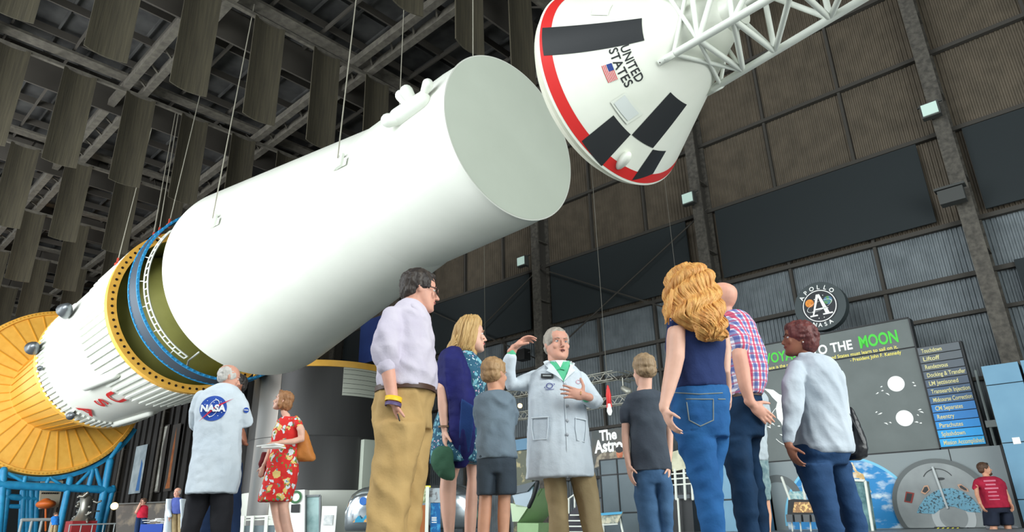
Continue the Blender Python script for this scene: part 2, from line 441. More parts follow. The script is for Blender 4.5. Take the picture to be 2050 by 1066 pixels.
# ================================================================== THE ROCKET
M_white = mat('rocket_white', (236, 238, 228), .38, bump=(1.2, .08, .05), var=(.35, (228, 231, 220), .35, .7))
M_end = mat('rocket_end_cap', (214, 222, 206), .5, var=(.4, (206, 214, 198), .3, .7))
M_yel = mat('primer_yellow', (246, 190, 84), .45, var=(2, (238, 178, 72), .35, .7))
M_olive = mat('olive_primer', (178, 176, 100), .5, var=(.5, (150, 150, 78), .3, .7))
M_blue = mat('ring_blue', (50, 150, 205), .5); M_band = mat('ring_band_grey', (72, 84, 96), .45, metal=.2)
M_red = mat('marking_red', (206, 42, 40), .45); M_blk = mat('marking_black', (40, 42, 44), .45)
M_hole = mat('dark_hole', (38, 20, 10), .8); M_wire = mat('steel_cable', (168, 165, 150), .5, metal=.3)
M_pipe = mat('white_pipe', (226, 230, 220), .45)
def dirv(y, pt): return (U*math.cos(y)+V*math.sin(y))*math.cos(pt)+Z*math.sin(pt)
def frame(d): h = np.cross(d, Z); h /= np.linalg.norm(h); return h, np.cross(h, d)
# --- white upper stage: cylinder, conical interstage, flat end cap
o1 = W(14.561, 16.212, 13.719+H0-.2); d1 = dirv(.05, -.004); LB, LE, RE = 6.242, 20.328, 5.544
st = thing('white_rocket_stage', 'huge white upper rocket stage hanging from cables, flat end cap facing right', 'rocket stage', o1)
b = MB(); b.lathe(o1, d1, [(0.02, 3.3), (0, 3.3), (0.0, 3.24)]+[(LB*k/6, 3.3) for k in range(1, 7)], 160); cyl = b.build('tank_barrel', M_white, st, 'auto')
b = MB(); b.lathe(o1, d1, [(LB+(LE-LB)*k/10, 3.3+(RE-3.3)*k/10) for k in range(11)]+[(LE, RE-.12), (LE-1.5, RE-.4)], 200); con = b.build('conical_interstage', M_white, st, 'auto')
b = MB(); b.lathe(o1, d1, [(-.01, 3.25), (-.02, 2.), (-.02, .01)], 128, cap=True); b.build('end_cap', M_end, st, 'auto')
rb = bvh_of(cyl, con)
b = MB(); h1, w1 = frame(d1)                          # thruster pod seen at the top of the barrel
p0, n0 = hit(826, 222, rb)
b.tube([p0+n0*.12-d1*.75, p0+n0*.14+d1*.7], [.3, .34], 14).tube([p0+n0*.1+d1*.6-Z*.1, p0+n0*.45+d1*.9-Z*.25], [.2, .27], 12).tube([p0-d1*.3+n0*.1, p0-d1*.35+n0*.55+Z*.3], [.16, .24], 12).tube([p0-d1*.7+n0*.1+Z*.15, p0-d1*1.2+n0*.25+Z*.35], [.12, .2], 12)
b.tube([p0+d1*.1+Z*.2, p0+d1*.2+Z*.5+n0*.4], [.18, .22], 12)
b.build('thruster_pod', M_pipe, st, True)
def lug(px, py, lab):
    p, n = hit(px, py, rb); b = MB(); b.box(p+n*.08, .12, .4, .75, (d1, np.cross(d1, n), np.cross(n, np.cross(d1, n)))); b.box(p+n*.1+Z*.1, .45, .12, .6, (d1, n, np.cross(d1, n)))
    b.build('lifting_lug', M_pipe, st); return p+n*.2
def cable(name, p, q, lab, r=.028, par=None, grp='suspension cables of the rocket'):
    b = MB(); b.tube([p, q], r, 6, rnd=False); return tag(b.build(name, M_wire, par), lab, 'cable', grp)
def upto(p, px, py, z=28.0):                          # the cable leaves p and is seen at (px, py) in the plane of constant depth across the view
    r = ray(px, py); q = CAM+r*((p@U)-CAM@U)/(r@U); d = q-p; return p+d*((z-p[2])/d[2])
pl = lug(432, 448, ''); cable('suspension_cable', pl+Z*.2, upto(pl, 511, 0), 'steel cable running up from the left part of the white stage')
pl = lug(683, 330, ''); cable('suspension_cable', pl+Z*.2, upto(pl, 713, 0), 'steel cable running up from the middle of the white stage')
for (px, py, uu, lb) in ((800, 210, 20.5, 'thin steel cable going up behind the thruster pod'), (947, 112, 14.75, 'thin steel cable above the round end cap of the white stage')):
    pl = onU(px, py, uu); cable('suspension_cable', pl, pl+Z*(28-pl[2]), lb, .02)
# --- rear stage with the yellow flange
o2 = W(44.307, 17.516, 13.939+H0-.2); d2 = dirv(-.016, -.068); L2, R1, R2 = 14.853, 5.54, 5.094
rs = thing('corrugated_rocket_stage', 'white ribbed rocket stage with red letters and a yellow drilled flange, behind the white stage', 'rocket stage', o2)
rad2 = lambda t: R1-.1+(R2-R1+.05)*t/L2
b = MB(); b.lathe(o2, d2, [(L2*k/8, rad2(L2*k/8)) for k in range(9)], 160); bar = b.build('barrel', M_white, rs, 'auto')
b = MB(); b.lathe(o2, d2, [(0.5, R1-.25), (6, R1-.3)], 128); b.build('barrel_lining', M_olive, rs, 'auto')
b = MB(); b.lathe(o2, d2, [(.5*k, R1-.3) for k in (11, 10)]+[(5-4.6*math.sin(a), (R1-.3)*math.cos(a)) for a in [PI/2*k/14 for k in range(0, 14)]]+[(.39, .05)], 120); b.build('forward_dome', M_olive, rs, True)
b = MB(); b.lathe(o2, d2, [(0.5, R1-.06), (0.5, R1), (-.05, R1+.04), (-.05, R1-.5), (.12, R1-.5), (.12, R1-.1)], 160); b.build('yellow_flange', M_yel, rs, 'auto')
h2, w2 = frame(d2)
for k in range(76):
    b = MB(); a = 2*PI*k/76; c = o2-d2*.06+(R1-.24)*(math.cos(a)*h2+math.sin(a)*w2)
    b.add([c-d2*.01+.085*(math.cos(x)*h2+math.sin(x)*w2) for x in [2*PI*j/10 for j in range(10)]], [tuple(range(10))]); b.build('flange_hole', M_hole, rs, fix=False)
M_rib = mat('rib_white', (228, 231, 222), .45)
def ribs(t0, t1, n, r, name):
    b = MB()
    for k in range(n):
        a = 2*PI*k/n; e = math.cos(a)*h2+math.sin(a)*w2
        p, q = o2+d2*t0+e*(rad2(t0)+r*.5), o2+d2*t1+e*(rad2(t1)+r*.5)
        b.beam(p, q, .15, r*2, up=e)
    return b.build(name, M_rib, rs)
ribs(.45, 5.2, 72, .1, 'forward_ribs'); ribs(13.0, 14.75, 84, .1, 'aft_ribs')
b = MB(); b.lathe(o2, d2, [(L2-.15, R2+.0), (L2-.1, R2+.12), (L2+.35, R2+.12), (L2+.35, R2-.6)], 128); tag(b.build('aft_rim', M_yel, rs, 'auto'), 'thin orange rear rim')
bb = bvh_of(bar); b = MB()
for (p, q, r) in (((400+0, 0), (0, 0), 0),): pass
pa, na = hit(175, 772, bb); pb_, nb = hit(232, 748, bb); b.tube([pa+na*.1, pb_+nb*.1], .33, 12)
b.build('conduit_fairing', M_rib, rs, True)
b = MB(); pa, na = hit(230, 848, bb); pb_, nb = hit(300, 826, bb)
if pa is not None and pb_ is not None: b.tube([pa, pb_], .3, 10); b.build('lower_conduit_fairing', M_rib, rs, True)
for ch, px, py in (('U', 232, 795), ('S', 205, 805), ('A', 176, 822)):     # painted letters lying on their side along the barrel
    p, n = hit(px, py, bb); ex = np.cross(d2, n); ex /= np.linalg.norm(ex)
    if p is None: continue
    writing('painted_letter', ch, p+n*.3, -ex, -d2*1, 1.3, M_red, rs, bold=.02, xs=1.0, off=.09, bvh=bb, rd=-n, step=.15)
M_pod = mat('camera_pod', (120, 126, 130), .35, metal=.7)
for px, py, f in ((75, 698, 1), (150, 606, 1), (140, 825, .6), (83, 736, .4)):
    p, n = hit(px+8, py, bb) if px > 75 else hit(84, 700, bb)
    if px == 150: p, n = hit(148, 628, bb)
    if px == 83: p, n = hit(88, 737, bb)
    if p is None: continue
    b = MB(); b.tube([p+n*.25*f+d2*.9*f, p+n*.6*f, p+n*.65*f-d2*.7*f], [.25*f, .5*f, .3*f], 14); b.build('camera_pod', M_pod, rs, True)
# rings standing between the two stages
o3 = W(39.3, 17.33, 13.85+H0-.2); d3 = dirv(-.01, -.05)
ir = thing('blue_edged_ring', 'grey ring with blue bolted edges hanging between the two rocket stages', 'ring', o3)
b = MB(); b.lathe(o3, d3, [(0, 5.42), (1.15, 5.45), (1.15, 5.40), (0, 5.36), (0, 5.42)], 160); b.build('ring_band', M_band, ir, 'auto')
h3, w3 = frame(d3)
for t, r in ((0, 5.42), (1.13, 5.45)):
    b = MB(); b.lathe(o3, d3, [(t-.03, r-.1), (t-.03, r+.05), (t+.03, r+.05), (t+.03, r-.1), (t-.03, r-.1)], 160)
    for k in range(96):
        a = 2*PI*k/96; b.box(o3+d3*(t-.05)+(r-.02)*(math.cos(a)*h3+math.sin(a)*w3), .09, .1, .1, (d3, h3, w3))
    b.build('blue_edge', M_blue, ir, 'auto')
o4 = W(39.0, 17.23, 13.8+H0-.2); lr = thing('white_ladder_ring', 'white ladder-like curved cable tray inside the blue-edged ring', 'ring', o4)
def ang(px, py):                                      # angle round the ring at which it is seen at a pixel
    return min([k*PI/180 for k in range(360)], key=lambda a: math.hypot(*(np.array(proj(o4+5.05*(math.cos(a)*h3+math.sin(a)*w3)))-np.array((px, py)))))
a0, a1 = ang(338, 460), ang(364, 724)
if a1-a0 > PI: a0 += 2*PI
if a0-a1 > PI: a1 += 2*PI
for t, r in ((-.28, 4.98), (.1, 5.02)):
    b = MB(); b.tube([o4+d3*t+r*(math.cos(a)*h3+math.sin(a)*w3) for a in [a0+k*(a1-a0)/60 for k in range(61)]], .05, 6); b.build('rail', M_pipe, lr, True)
for k in range(22):
    a = a0+k*(a1-a0)/21; e = math.cos(a)*h3+math.sin(a)*w3; b = MB(); b.beam(o4+d3*-.28+e*4.98, o4+d3*.1+e*5.02, .07, .05, up=e); b.build('rung', M_pipe, lr)
b = MB()
for k in range(6):
    a = a0+(k+.5)*(a1-a0)/6; e = math.cos(a)*h3+math.sin(a)*w3; b.tube([o4+d3*.1+e*5.0, o3+d3*.1+e*5.36], .03, 6)
b.tube([onU(372, 745, 40.5), onU(378, 722, 39.5), onU(398, 706, 38.5)], .06, 6)
b.build('ladder_bracket', M_pipe, lr)
M_clev = mat('clevis_red', (190, 70, 50), .5)
for i, (px, py, qx, qy, lb) in enumerate(((306, 478, 350, 235, 'thin cable holding the yellow flange, left of the pair'), (318, 468, 356, 235, 'thin cable holding the yellow flange, right of the pair'), (338, 452, 360, 360, 'short-looking cable holding the blue-edged ring'), (234, 530, 280, 350, 'long thin cable reaching the top left of the ribbed stage'))):
    p = onU(px, py, (44.2, 43.8, 41.0, 46)[i]); c = cable('suspension_cable', p, upto(p, qx, qy), lb, .03)
    b = MB(); b.ell(p, .16, n=8).box(p+Z*.25, .1, .1, .4); b.build('clevis', M_clev, c)
# --- orange tail cone on blue stand
o5 = W(73.95, 17.486, 12.755+H0-.2); d5 = dirv(.008, -.006); R5 = 7.604
oc = thing('orange_cone_section', 'giant orange segmented cone disc at the left behind the ribbed stage', 'rocket section', o5)
b = MB(); b.lathe(o5, d5, [(0, R5), (-.25, R5-.02), (-.32, R5-.35), (-.12, R5-.4), (-.35, 3.9), (-.4, 3.66)], 160); disc = b.build('cone_skin', M_yel, oc, 'auto')
b = MB(); b.lathe(o5, d5, [(-.4, 3.66), (-6, 3.95), (-13.2, 4.35)], 120); b.build('inner_cone', mat('orange_shade', (244, 186, 82), .5), oc, 'auto')
b = MB(); b.lathe(o5, d5, [(0, R5), (.9, R5+.1), (.9, R5-.5)], 120); b.build('outer_rim', M_yel, oc, 'auto')
h5, w5 = frame(d5); b = MB()
for k in range(36):
    a = 2*PI*k/36; e = math.cos(a)*h5+math.sin(a)*w5
    b.beam(o5-d5*.14+e*(R5-.42), o5-d5*.38+e*3.8, .09, .07, up=d5)
    b.beam(o5-d5*.45+e*3.70, o5-d5*13.0+e*4.36, .07, .06, up=e)
for k in range(150):
    a = 2*PI*k/150; e = math.cos(a)*h5+math.sin(a)*w5; b.box(o5-d5*.34+e*(R5-.16), .06, .08, .08, (d5, h5, w5))  # rim rivets, kept in the same mesh as the seam strips
b.build('seams_and_rivets', mat('seam_orange', (222, 156, 40), .5), oc)
# --- capsule
o6 = W(5.9, 9.445, 7.985+H0-.2); d6 = dirv(.13, .002); RC = 1.95
cp = thing('space_capsule', 'white cone-shaped capsule with black blocks, red stripe and flag, hanging top right', 'capsule', o6)
HC = 2.95                                             # cone height
M_cap = mat('capsule_white', (232, 234, 222), .35, bump=(3, .05, .02), var=(1, (222, 226, 212), .35, .7))
b = MB(); b.lathe(o6, d6, [(.55, .05), (.52, .8), (.40, 1.35), (.2, 1.78), (.06, 1.92), (0, 1.95), (-.07, 1.93), (-.12, 1.88)], 128); b.build('heat_shield', mat('shield_cream', (236, 236, 216), .45), cp, 'auto')
b = MB(); rc = lambda t: 1.90*(1-(t-.1)/(HC-.1))+.1 if t < 2.55 else .38
b.lathe(o6, d6, [(-.10, 1.90)]+[(-t, rc(t)) for t in [.1+.245*k for k in range(11)]]+[(-2.62, .3), (-2.85, .28), (-2.85, .02)], 128); cone = b.build('cone_shell', M_cap, cp, 'auto')
cb = bvh_of(cone)
h6, w6 = frame(d6)
def cone_at(px, py):
    p, n = hit(px, py, cb)
    if p is None:
        best = None
        for k in range(1, 60):                        # step towards the capsule until the ray meets it
            q = (px+(1250-px)*k/60, py+(170-py)*k/60); p, n = hit(q[0], q[1], cb)
            if p is not None: break
    q = p-o6; t = -(q@d6); return math.atan2(q@w6, q@h6), t
def cone_pt(a, t, off=.006): return o6-d6*t+(rc(t)+off)*(math.cos(a)*h6+math.sin(a)*w6)
def patch(name, corners, m, off=.006, nu=16, nv=10, par=cp):
    c = [cone_at(*q) for q in corners]
    a = [x[0] for x in c]; a = [x if x-a[0] < PI else x-2*PI for x in a]; a = [x if x-a[0] > -PI else x+2*PI for x in a]; t = [x[1] for x in c]
    def fn(i, j):
        A_ = (a[0]*(1-i)+a[1]*i)*(1-j)+(a[3]*(1-i)+a[2]*i)*j; T_ = (t[0]*(1-i)+t[1]*i)*(1-j)+(t[3]*(1-i)+t[2]*i)*j
        return cone_pt(A_, T_, off)
    b = MB(); b.quadpatch(fn, nu, nv); return b.build(name, m, par, True, fix=False)
def P6(x, y): return (1040+x/2.665, y/2.665)
b = MB(); b.lathe(o6, d6, [(-t, rc(t)+.004) for t in (.14, .2, .26, .31)], 128); tag(b.build('red_stripe', M_red, cp, True, fix=False), 'red ring stripe round the wide end')
patch('black_block', [P6(124, 150), P6(655, 98), P6(668, 216), P6(132, 298)], M_blk, .009)
patch('black_block', [P6(333, 752), P6(503, 614), P6(594, 716), P6(440, 885)], M_blk, .009)
patch('black_block', [P6(600, 718), P6(806, 490), P6(893, 556), P6(712, 788)], M_blk, .009)
patch('black_block', [P6(712, 796), P6(782, 803), P6(712, 925), P6(600, 960)], M_blk, .009)
M_seam = mat('panel_outline', (176, 180, 168), .5)
patch('hatch_plate', [P6(488, 543), P6(572, 488), P6(662, 604), P6(575, 660)], mat('plate_white', (224, 228, 216), .4), .02)
patch('hatch_window', [P6(508, 548), P6(566, 503), P6(640, 600), P6(580, 640)], mat('plate_glass', (212, 218, 214), .2), .03)
patch('upper_plate', [P6(398, 40), P6(500, 26), P6(475, 84), P6(385, 82)], mat('plate_white', (224, 228, 216), .4), .015)
a_, t_ = cone_at(*P6(548, 858)); b = MB(); p = cone_pt(a_, t_, .0); b.ell(p, (.27, .13, .10), (d6*.93+(-math.sin(a_)*h6+math.cos(a_)*w6)*.2, math.cos(a_)*h6+math.sin(a_)*w6, -math.sin(a_)*h6+math.cos(a_)*w6), 16); b.build('vent_cowl', M_cap, cp, True)
# lettering and flag on the cone
def cone_text(s, px, py, qx, qy, h, m, nm):
    (a, t), (a2, t2) = cone_at(px, py), cone_at(qx, qy)
    vs, fs = text2d(s, 1, 1, .012); vs, fs = refine(vs, fs, .06)
    am, tm = (a+a2)/2, (t+t2)/2; R_ = rc(tm); wd = abs(a2-a)*R_; sg = 1 if a2 > a else -1
    sy = h
    b = MB(); b.add([cone_pt(am+sg*x*wd/rc(tm), tm+y*sy, .008) for x, y in vs], fs); return b.build(nm, m, cp, fix=False)
cone_text('UNITED', *P6(570, 240), *P6(642, 435), .125, M_blk, 'lettering_line')
cone_text('STATES', *P6(510, 255), *P6(582, 462), .125, M_blk, 'lettering_line')
fl = patch('painted_flag', [P6(440, 352), P6(494, 336), P6(526, 422), P6(477, 442)], mat('flag_white', (236, 236, 232), .5), .008)
ca, cb2, cc, cd_ = P6(440, 352), P6(494, 336), P6(526, 422), P6(477, 442)
def lerp(p, q, k): return (p[0]+(q[0]-p[0])*k, p[1]+(q[1]-p[1])*k)
for k in range(7):
    s0, s1 = (2*k)/13, (2*k+1)/13
    patch('flag_stripe', [lerp(ca, cb2, s0), lerp(ca, cb2, s1), lerp(cd_, cc, s1), lerp(cd_, cc, s0)], M_red, .012, 3, 8, fl)
q0, q1 = lerp(ca, cb2, .46), cb2
patch('flag_canton', [q0, q1, lerp(cb2, cc, .42), lerp(q0, lerp(cd_, cc, .46), .42)], mat('flag_blue', (40, 62, 130), .5), .014, 4, 4, fl)
# escape tower: four tapering legs, bracing, and the far ring
def R8(x, y): return (1280+x/4.271, y/4.271)
tF = 1.80; aF, _t = cone_at(*R8(200, 520)); aG, _t = cone_at(*R8(560, 800))
sp_ = (aG-aF+PI) % (2*PI)-PI
A4 = [aF+k*(PI/2)*(1 if sp_ > 0 else -1) for k in range(4)]; dT = dirv(.125, .05)
fc = o6-d6*tF; r0_ = rc(tF)+.07
def tp(a, t): return fc-dT*(t-tF)+(r0_+(.62-r0_)*(t-tF)/4.4)*(math.cos(a)*h6+math.sin(a)*w6)
def tfor(a, x): return min([tF+.02*k for k in range(240)], key=lambda t: abs(proj(tp(a, t))[0]-x))
LV = [tF, (tfor(A4[0], 1407)+tfor(A4[1], 1480))/2, (tfor(A4[0], 1478)+tfor(A4[1], 1543))/2]
LV += [LV[2]+.95, LV[2]+1.9, LV[2]+2.6]
print('TOWER', A4[:2], LV, proj(tp(A4[0], tF)), proj(tp(A4[1], tF)))
for i in range(4):
    b = MB(); b.tube([tp(A4[i], tF-.03), tp(A4[i], LV[-1])], .064, 14); b.box(tp(A4[i], tF), .3, .14, .1, (d6, math.cos(A4[i])*h6+math.sin(A4[i])*w6, -math.sin(A4[i])*h6+math.cos(A4[i])*w6))
    b.build('tower_leg', M_pipe, cp, True)
    e = math.cos(A4[i])*h6+math.sin(A4[i])*w6; s_ = -math.sin(A4[i])*h6+math.cos(A4[i])*w6
    for q_, z_ in ((tp(A4[i], tF-.02)+e*.05, .035), (tp(A4[i], tF-.12)+e*.05, .018)):
        b = MB(); b.ell(q_, (z_, z_, .02), (d6, s_, e), 10); b.build('foot_bolt', M_hole, cp)
    j = (i+1) % 4
    for k in range(1, 5):
        b = MB(); b.tube([tp(A4[i], LV[k]), tp(A4[j], LV[k])], .046, 12); b.build('tower_brace', M_pipe, cp, True)
        b = MB(); b.tube([tp(A4[i], LV[k+1]), tp(A4[j], LV[k])], .046, 12); b.build('tower_brace', M_pipe, cp, True)
    b = MB(); b.tube([tp(A4[i], tF+.12), tp(A4[j], LV[1])], .036, 12); b.build('tower_brace', M_pipe, cp, True)
    b = MB(); b.tube([tp(A4[j], tF+.12), tp(A4[i], LV[1])], .036, 12); b.build('tower_brace', M_pipe, cp, True)
oT = fc-dT*(LV[-1]-tF); b = MB(); b.lathe(oT, -dT, [(-.06, .8), (.1, .8), (.1, .4), (2.6, .36), (2.6, .05)], 32); b.build('escape_motor', M_pipe, cp, 'auto')
b = MB(); b.ell(o6-d6*2.9+Z*.2, (.1, .1, .06)); 
for (p, qx, qy, lb) in ((o6-d6*.9+Z*1.35, 1305, -60, 'thin cable from the top of the capsule to the roof'), (o6-d6*.1-Z*1.85, None, None, '')):
    if qx: cable('suspension_cable', p, p+Z*(28-p[2]), lb, .012, grp='suspension cables of the capsule')
# ================================================================== EXHIBITS
EX = -U                                               # towards the right along the clad wall
def uz(px, py, v): q = uvz(onV(px, py, v)); return q[0], q[2]
M_g1 = mat('exhibit_grey', (112, 120, 118), .55, var=(.8, (100, 108, 106), .35, .7)); M_g2 = mat('exhibit_light_grey', (140, 150, 152), .55)
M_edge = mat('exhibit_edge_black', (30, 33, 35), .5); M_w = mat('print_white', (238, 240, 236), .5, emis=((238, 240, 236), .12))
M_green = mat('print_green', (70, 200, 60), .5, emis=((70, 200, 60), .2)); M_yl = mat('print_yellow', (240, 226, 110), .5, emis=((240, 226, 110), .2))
M_disc = mat('emblem_field', (34, 38, 44), .5)
def board(par, name, v, p0, p1, z0, z1, m, th=.12):  # a board facing the hall between two pixels' columns
    u0, u1 = p0, p1; b = MB(); b.box(W((u0+u1)/2, v+th/2, (z0+z1)/2), abs(u1-u0), th, z1-z0); return b.build(name, m, par)
# --- title and map board
vB = 31.0
uR = uz(1818, 638, vB)[0]; uL = uz(1478, 735, vB)[0]; zT = uz(1818, 638, vB)[1]; zM = uz(1838, 694, vB)[1]; zB = uz(1883, 898, vB)[1]
t = thing('title_board', 'tall grey exhibit board titled voyage to the moon, behind the white-shirted woman', 'exhibit board', W((uL+uR)/2, vB, 0))
board(t, 'title_panel', vB, uL, uR, zM+.03, zT, M_g1); board(t, 'map_panel', vB, uL, uR, zB, zM-.03, M_g1)
b = MB(); b.box(W((uL+uR)/2, vB+.2, zT+.03), uL-uR, .5, .06).box(W(uR-.03, vB+.2, (zT+zB)/2), .06, .5, zT-zB).box(W((uL+uR)/2, vB+.1, zM), uL-uR, .1, .06).box(W((uL+uR)/2, vB+.2, zB-.03), uL-uR, .5, .06)
b.box(W((uL+uR)/2, vB+.35, zB/2), (uL-uR)*.98, .2, zB); b.build('board_frame', M_edge, t)
def linetext(nm, s, p, q, h, m, par, v, bold=0., off=.012):
    a, c = onV(*p, v), onV(*q, v); o = (a+c)/2; wd = abs((c-a)@U); o = o*1.0; return writing(nm, s, o, EX, Z, h, m, par, width=wd, bold=bold, off=off)
linetext('title_word', 'VOYAGE', (1530, 719), (1612, 706), .46, M_green, t, vB, .025)
linetext('title_word', 'TO THE', (1624, 704), (1706, 690), .4, M_w, t, vB, .03)
linetext('title_word', 'MOON', (1720, 686), (1797, 673), .5, M_green, t, vB, .03)
linetext('quote_line', 'Space is the new ocean, and the United States must learn to sail on it.', (1532, 739), (1797, 694), .15, M_yl, t, vB, .01)
linetext('quote_line', '- President John F. Kennedy', (1702, 722), (1804, 705), .15, M_yl, t, vB, .01)
def pxpoly(par, name, pts, m, v, off=.012):
    b = MB(); b.add([onV(x, y, v-off) for x, y in pts], [tuple(range(len(pts)))]); return b.build(name, m, par, fix=False)
def pxdisc(par, name, c, r, m, v, off=.012, th=.0):
    o = onV(*c, v); b = MB(); fig(b, disc2(r), o, EX, Z, off); return b.build(name, m, par, fix=False)
rdisc = abs(uz(1777, 770, vB)[0]-uz(1811, 766, vB)[0])/2
pxdisc(t, 'moon_disc', (1794, 769), rdisc, M_w, vB); pxdisc(t, 'moon_disc', (1811, 838), rdisc, M_w, vB)
o = onV(1584, 850, vB); b = MB(); fig(b, ring2(1.42*rdisc*2.1, 1.46*rdisc*2.1, 30, a0=PI*.62, a1=PI*1.02), o, EX, Z, .012); fig(b, ring2(1.42*rdisc*2.1, 1.46*rdisc*2.1, 30, a0=PI*1.2, a1=PI*1.5), o, EX, Z, .012); b.build('globe_outline', M_w, t, fix=False)
pxpoly(t, 'continent', [(1528, 778), (1548, 781), (1560, 790), (1572, 794), (1580, 808), (1577, 822), (1583, 840), (1578, 868), (1570, 862), (1563, 846), (1556, 838), (1553, 818), (1556, 806), (1546, 796), (1540, 788)], M_w, vB)
rnd = random.Random(4); b = MB()
for cx_, cy_ in ((1765, 775), (1767, 783), (1757, 788), (1778, 790), (1829, 767), (1832, 773), (1755, 826), (1763, 829), (1775, 849), (1783, 847), (1842, 821), (1846, 826), (1838, 832), (1836, 846), (1844, 848), (1543, 842), (1548, 850), (1560, 854), (1565, 872), (1540, 856)):
    a = rnd.uniform(-.5, .5); l = rnd.uniform(3, 7); P = [(cx_-l*math.cos(a), cy_-l*math.sin(a)), (cx_, cy_-2), (cx_+l*math.cos(a)*.6, cy_+l*math.sin(a)), (cx_, cy_+1)]
    b = MB(); b.add([onV(x, y, vB-.012) for x, y in P], [(0, 1, 2, 3)]); b.build('island_mark', M_w, t, fix=False)
# --- round emblem sign above it
vE = 31.1; ce = onV(1641, 613, vE); re = abs(uz(1590, 620, vE)[0]-uz(1693, 606, vE)[0])/2
t = thing('round_emblem_sign', 'round dark emblem sign with a large letter A, above the title board', 'sign', ce)
b = MB(); b.lathe(ce, V, [(0, .01), (0, re), (.45, re), (.45, .01)], 72); b.build('sign_drum', mat('emblem_drum', (62, 72, 74), .55), t, 'auto')
fr = .0
b = MB(); fig(b, disc2(re*.70), ce, EX, Z, .02); b.build('emblem_field', M_disc, t, fix=False)
b = MB(); fig(b, ring2(re*.62, re*.655, 60), ce, EX, Z, .03); b.build('emblem_ring', M_w, t, fix=False)
def around(s, rr, a0, a1, h, flip=False):
    for i, ch in enumerate(s):
        a = a0+(a1-a0)*i/(len(s)-1); e = math.cos(a)*EX+math.sin(a)*Z; tn = math.sin(a)*EX-math.cos(a)*Z
        if flip: writing('emblem_lettering', ch, ce+e*rr, -tn, -e, h, M_w, t, bold=.02, off=.03)
        else: writing('emblem_lettering', ch, ce+e*rr, tn, e, h, M_w, t, bold=.02, off=.03)
around('APOLLO', re*.78, PI*.80, PI*.24, re*.17); around('NASA', re*.78, -PI*.63, -PI*.37, re*.16, True)
A1 = lambda x, y: (x*re, y*re)
b = MB()
for P in ([A1(-.06, .48), A1(.06, .48), A1(-.26, -.34), A1(-.32, -.34)], [A1(-.02, .48), A1(.07, .48), A1(.34, -.34), A1(.18, -.34)], [A1(-.2, -.1), A1(.24, -.1), A1(.25, -.16), A1(-.22, -.16)], [A1(-.42, -.34), A1(-.12, -.34), A1(-.12, -.40), A1(-.42, -.40)], [A1(.08, -.34), A1(.46, -.34), A1(.46, -.40), A1(.08, -.40)]):
    fig(b, (P, [(0, 1, 2, 3)]), ce, EX, Z, .045)
b.build('emblem_letter', M_w, t, fix=False)
b = MB(); fig(b, disc2(re*.17, 24, -re*.36, re*.18), ce, EX, Z, .035); b.build('orange_globe', mat('globe_orange', (235, 150, 50), .5, var=(6, (200, 110, 40), .4, .6)), t, fix=False)
b = MB(); fig(b, disc2(re*.17, 24, re*.36, re*.16), ce, EX, Z, .035); b.build('blue_globe', mat('globe_blue', (70, 110, 170), .5, var=(6, (90, 150, 90), .4, .6)), t, fix=False)
b = MB(); fig(b, ring2(re*.5, re*.52, 40, sy=.35, rot=.25), ce, EX, Z, .04)
for x, y in ((-.3, -.2), (.1, -.5), (.3, -.15), (-.1, -.5), (.2, .4), (-.15, .3)): fig(b, disc2(re*.02, 6, re*x, re*y), ce, EX, Z, .04)
b.build('orbit_line', M_w, t, fix=False)
# --- list board
vL = 30.85; a1, zt = uz(1919, 684, vL); a0, z0_ = uz(1836, 697, vL); zb = uz(1972, 890, vL)[1]
t = thing('list_board', 'narrow board with twelve rows of mission steps shading from grey to blue', 'exhibit board', W((a0+a1)/2, vL, 0))
board(t, 'board_back', vL+.05, a0+.03, a1-.08, zb-.1, zt+.02, M_edge, .3)
b = MB(); b.box(W((a0+a1)/2, vL+.3, zb/2), a0-a1-.4, .1, zb); b.build('board_post', M_edge, t)
NM = ['Touchdown', 'Liftoff', 'Rendezvous', 'Docking & Transfer', 'LM Jettisoned', 'Transearth Injection', 'Midcourse Correction', 'CM Separates', 'Reentry', 'Parachutes', 'Splashdown', 'Mission Accomplished']
CLR = [(84, 92, 98)]*2+[(80, 90, 100), (76, 88, 102), (72, 88, 108), (64, 92, 122), (56, 96, 136), (30, 112, 176), (24, 116, 184), (20, 130, 200), (24, 150, 216), (30, 156, 216)]
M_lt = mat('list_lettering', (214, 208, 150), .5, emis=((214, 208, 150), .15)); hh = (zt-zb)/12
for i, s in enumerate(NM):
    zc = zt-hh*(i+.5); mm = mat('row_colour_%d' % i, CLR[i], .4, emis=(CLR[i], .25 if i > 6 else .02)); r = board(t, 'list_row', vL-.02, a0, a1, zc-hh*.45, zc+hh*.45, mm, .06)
    wd = (a0-a1)*min(.9, .048*len(s)+.06); writing('row_lettering', s, W(a0-.12-wd/2, vL-.03, zc), EX, Z, hh*.5, M_lt, r, width=wd, bold=.015, off=.006)
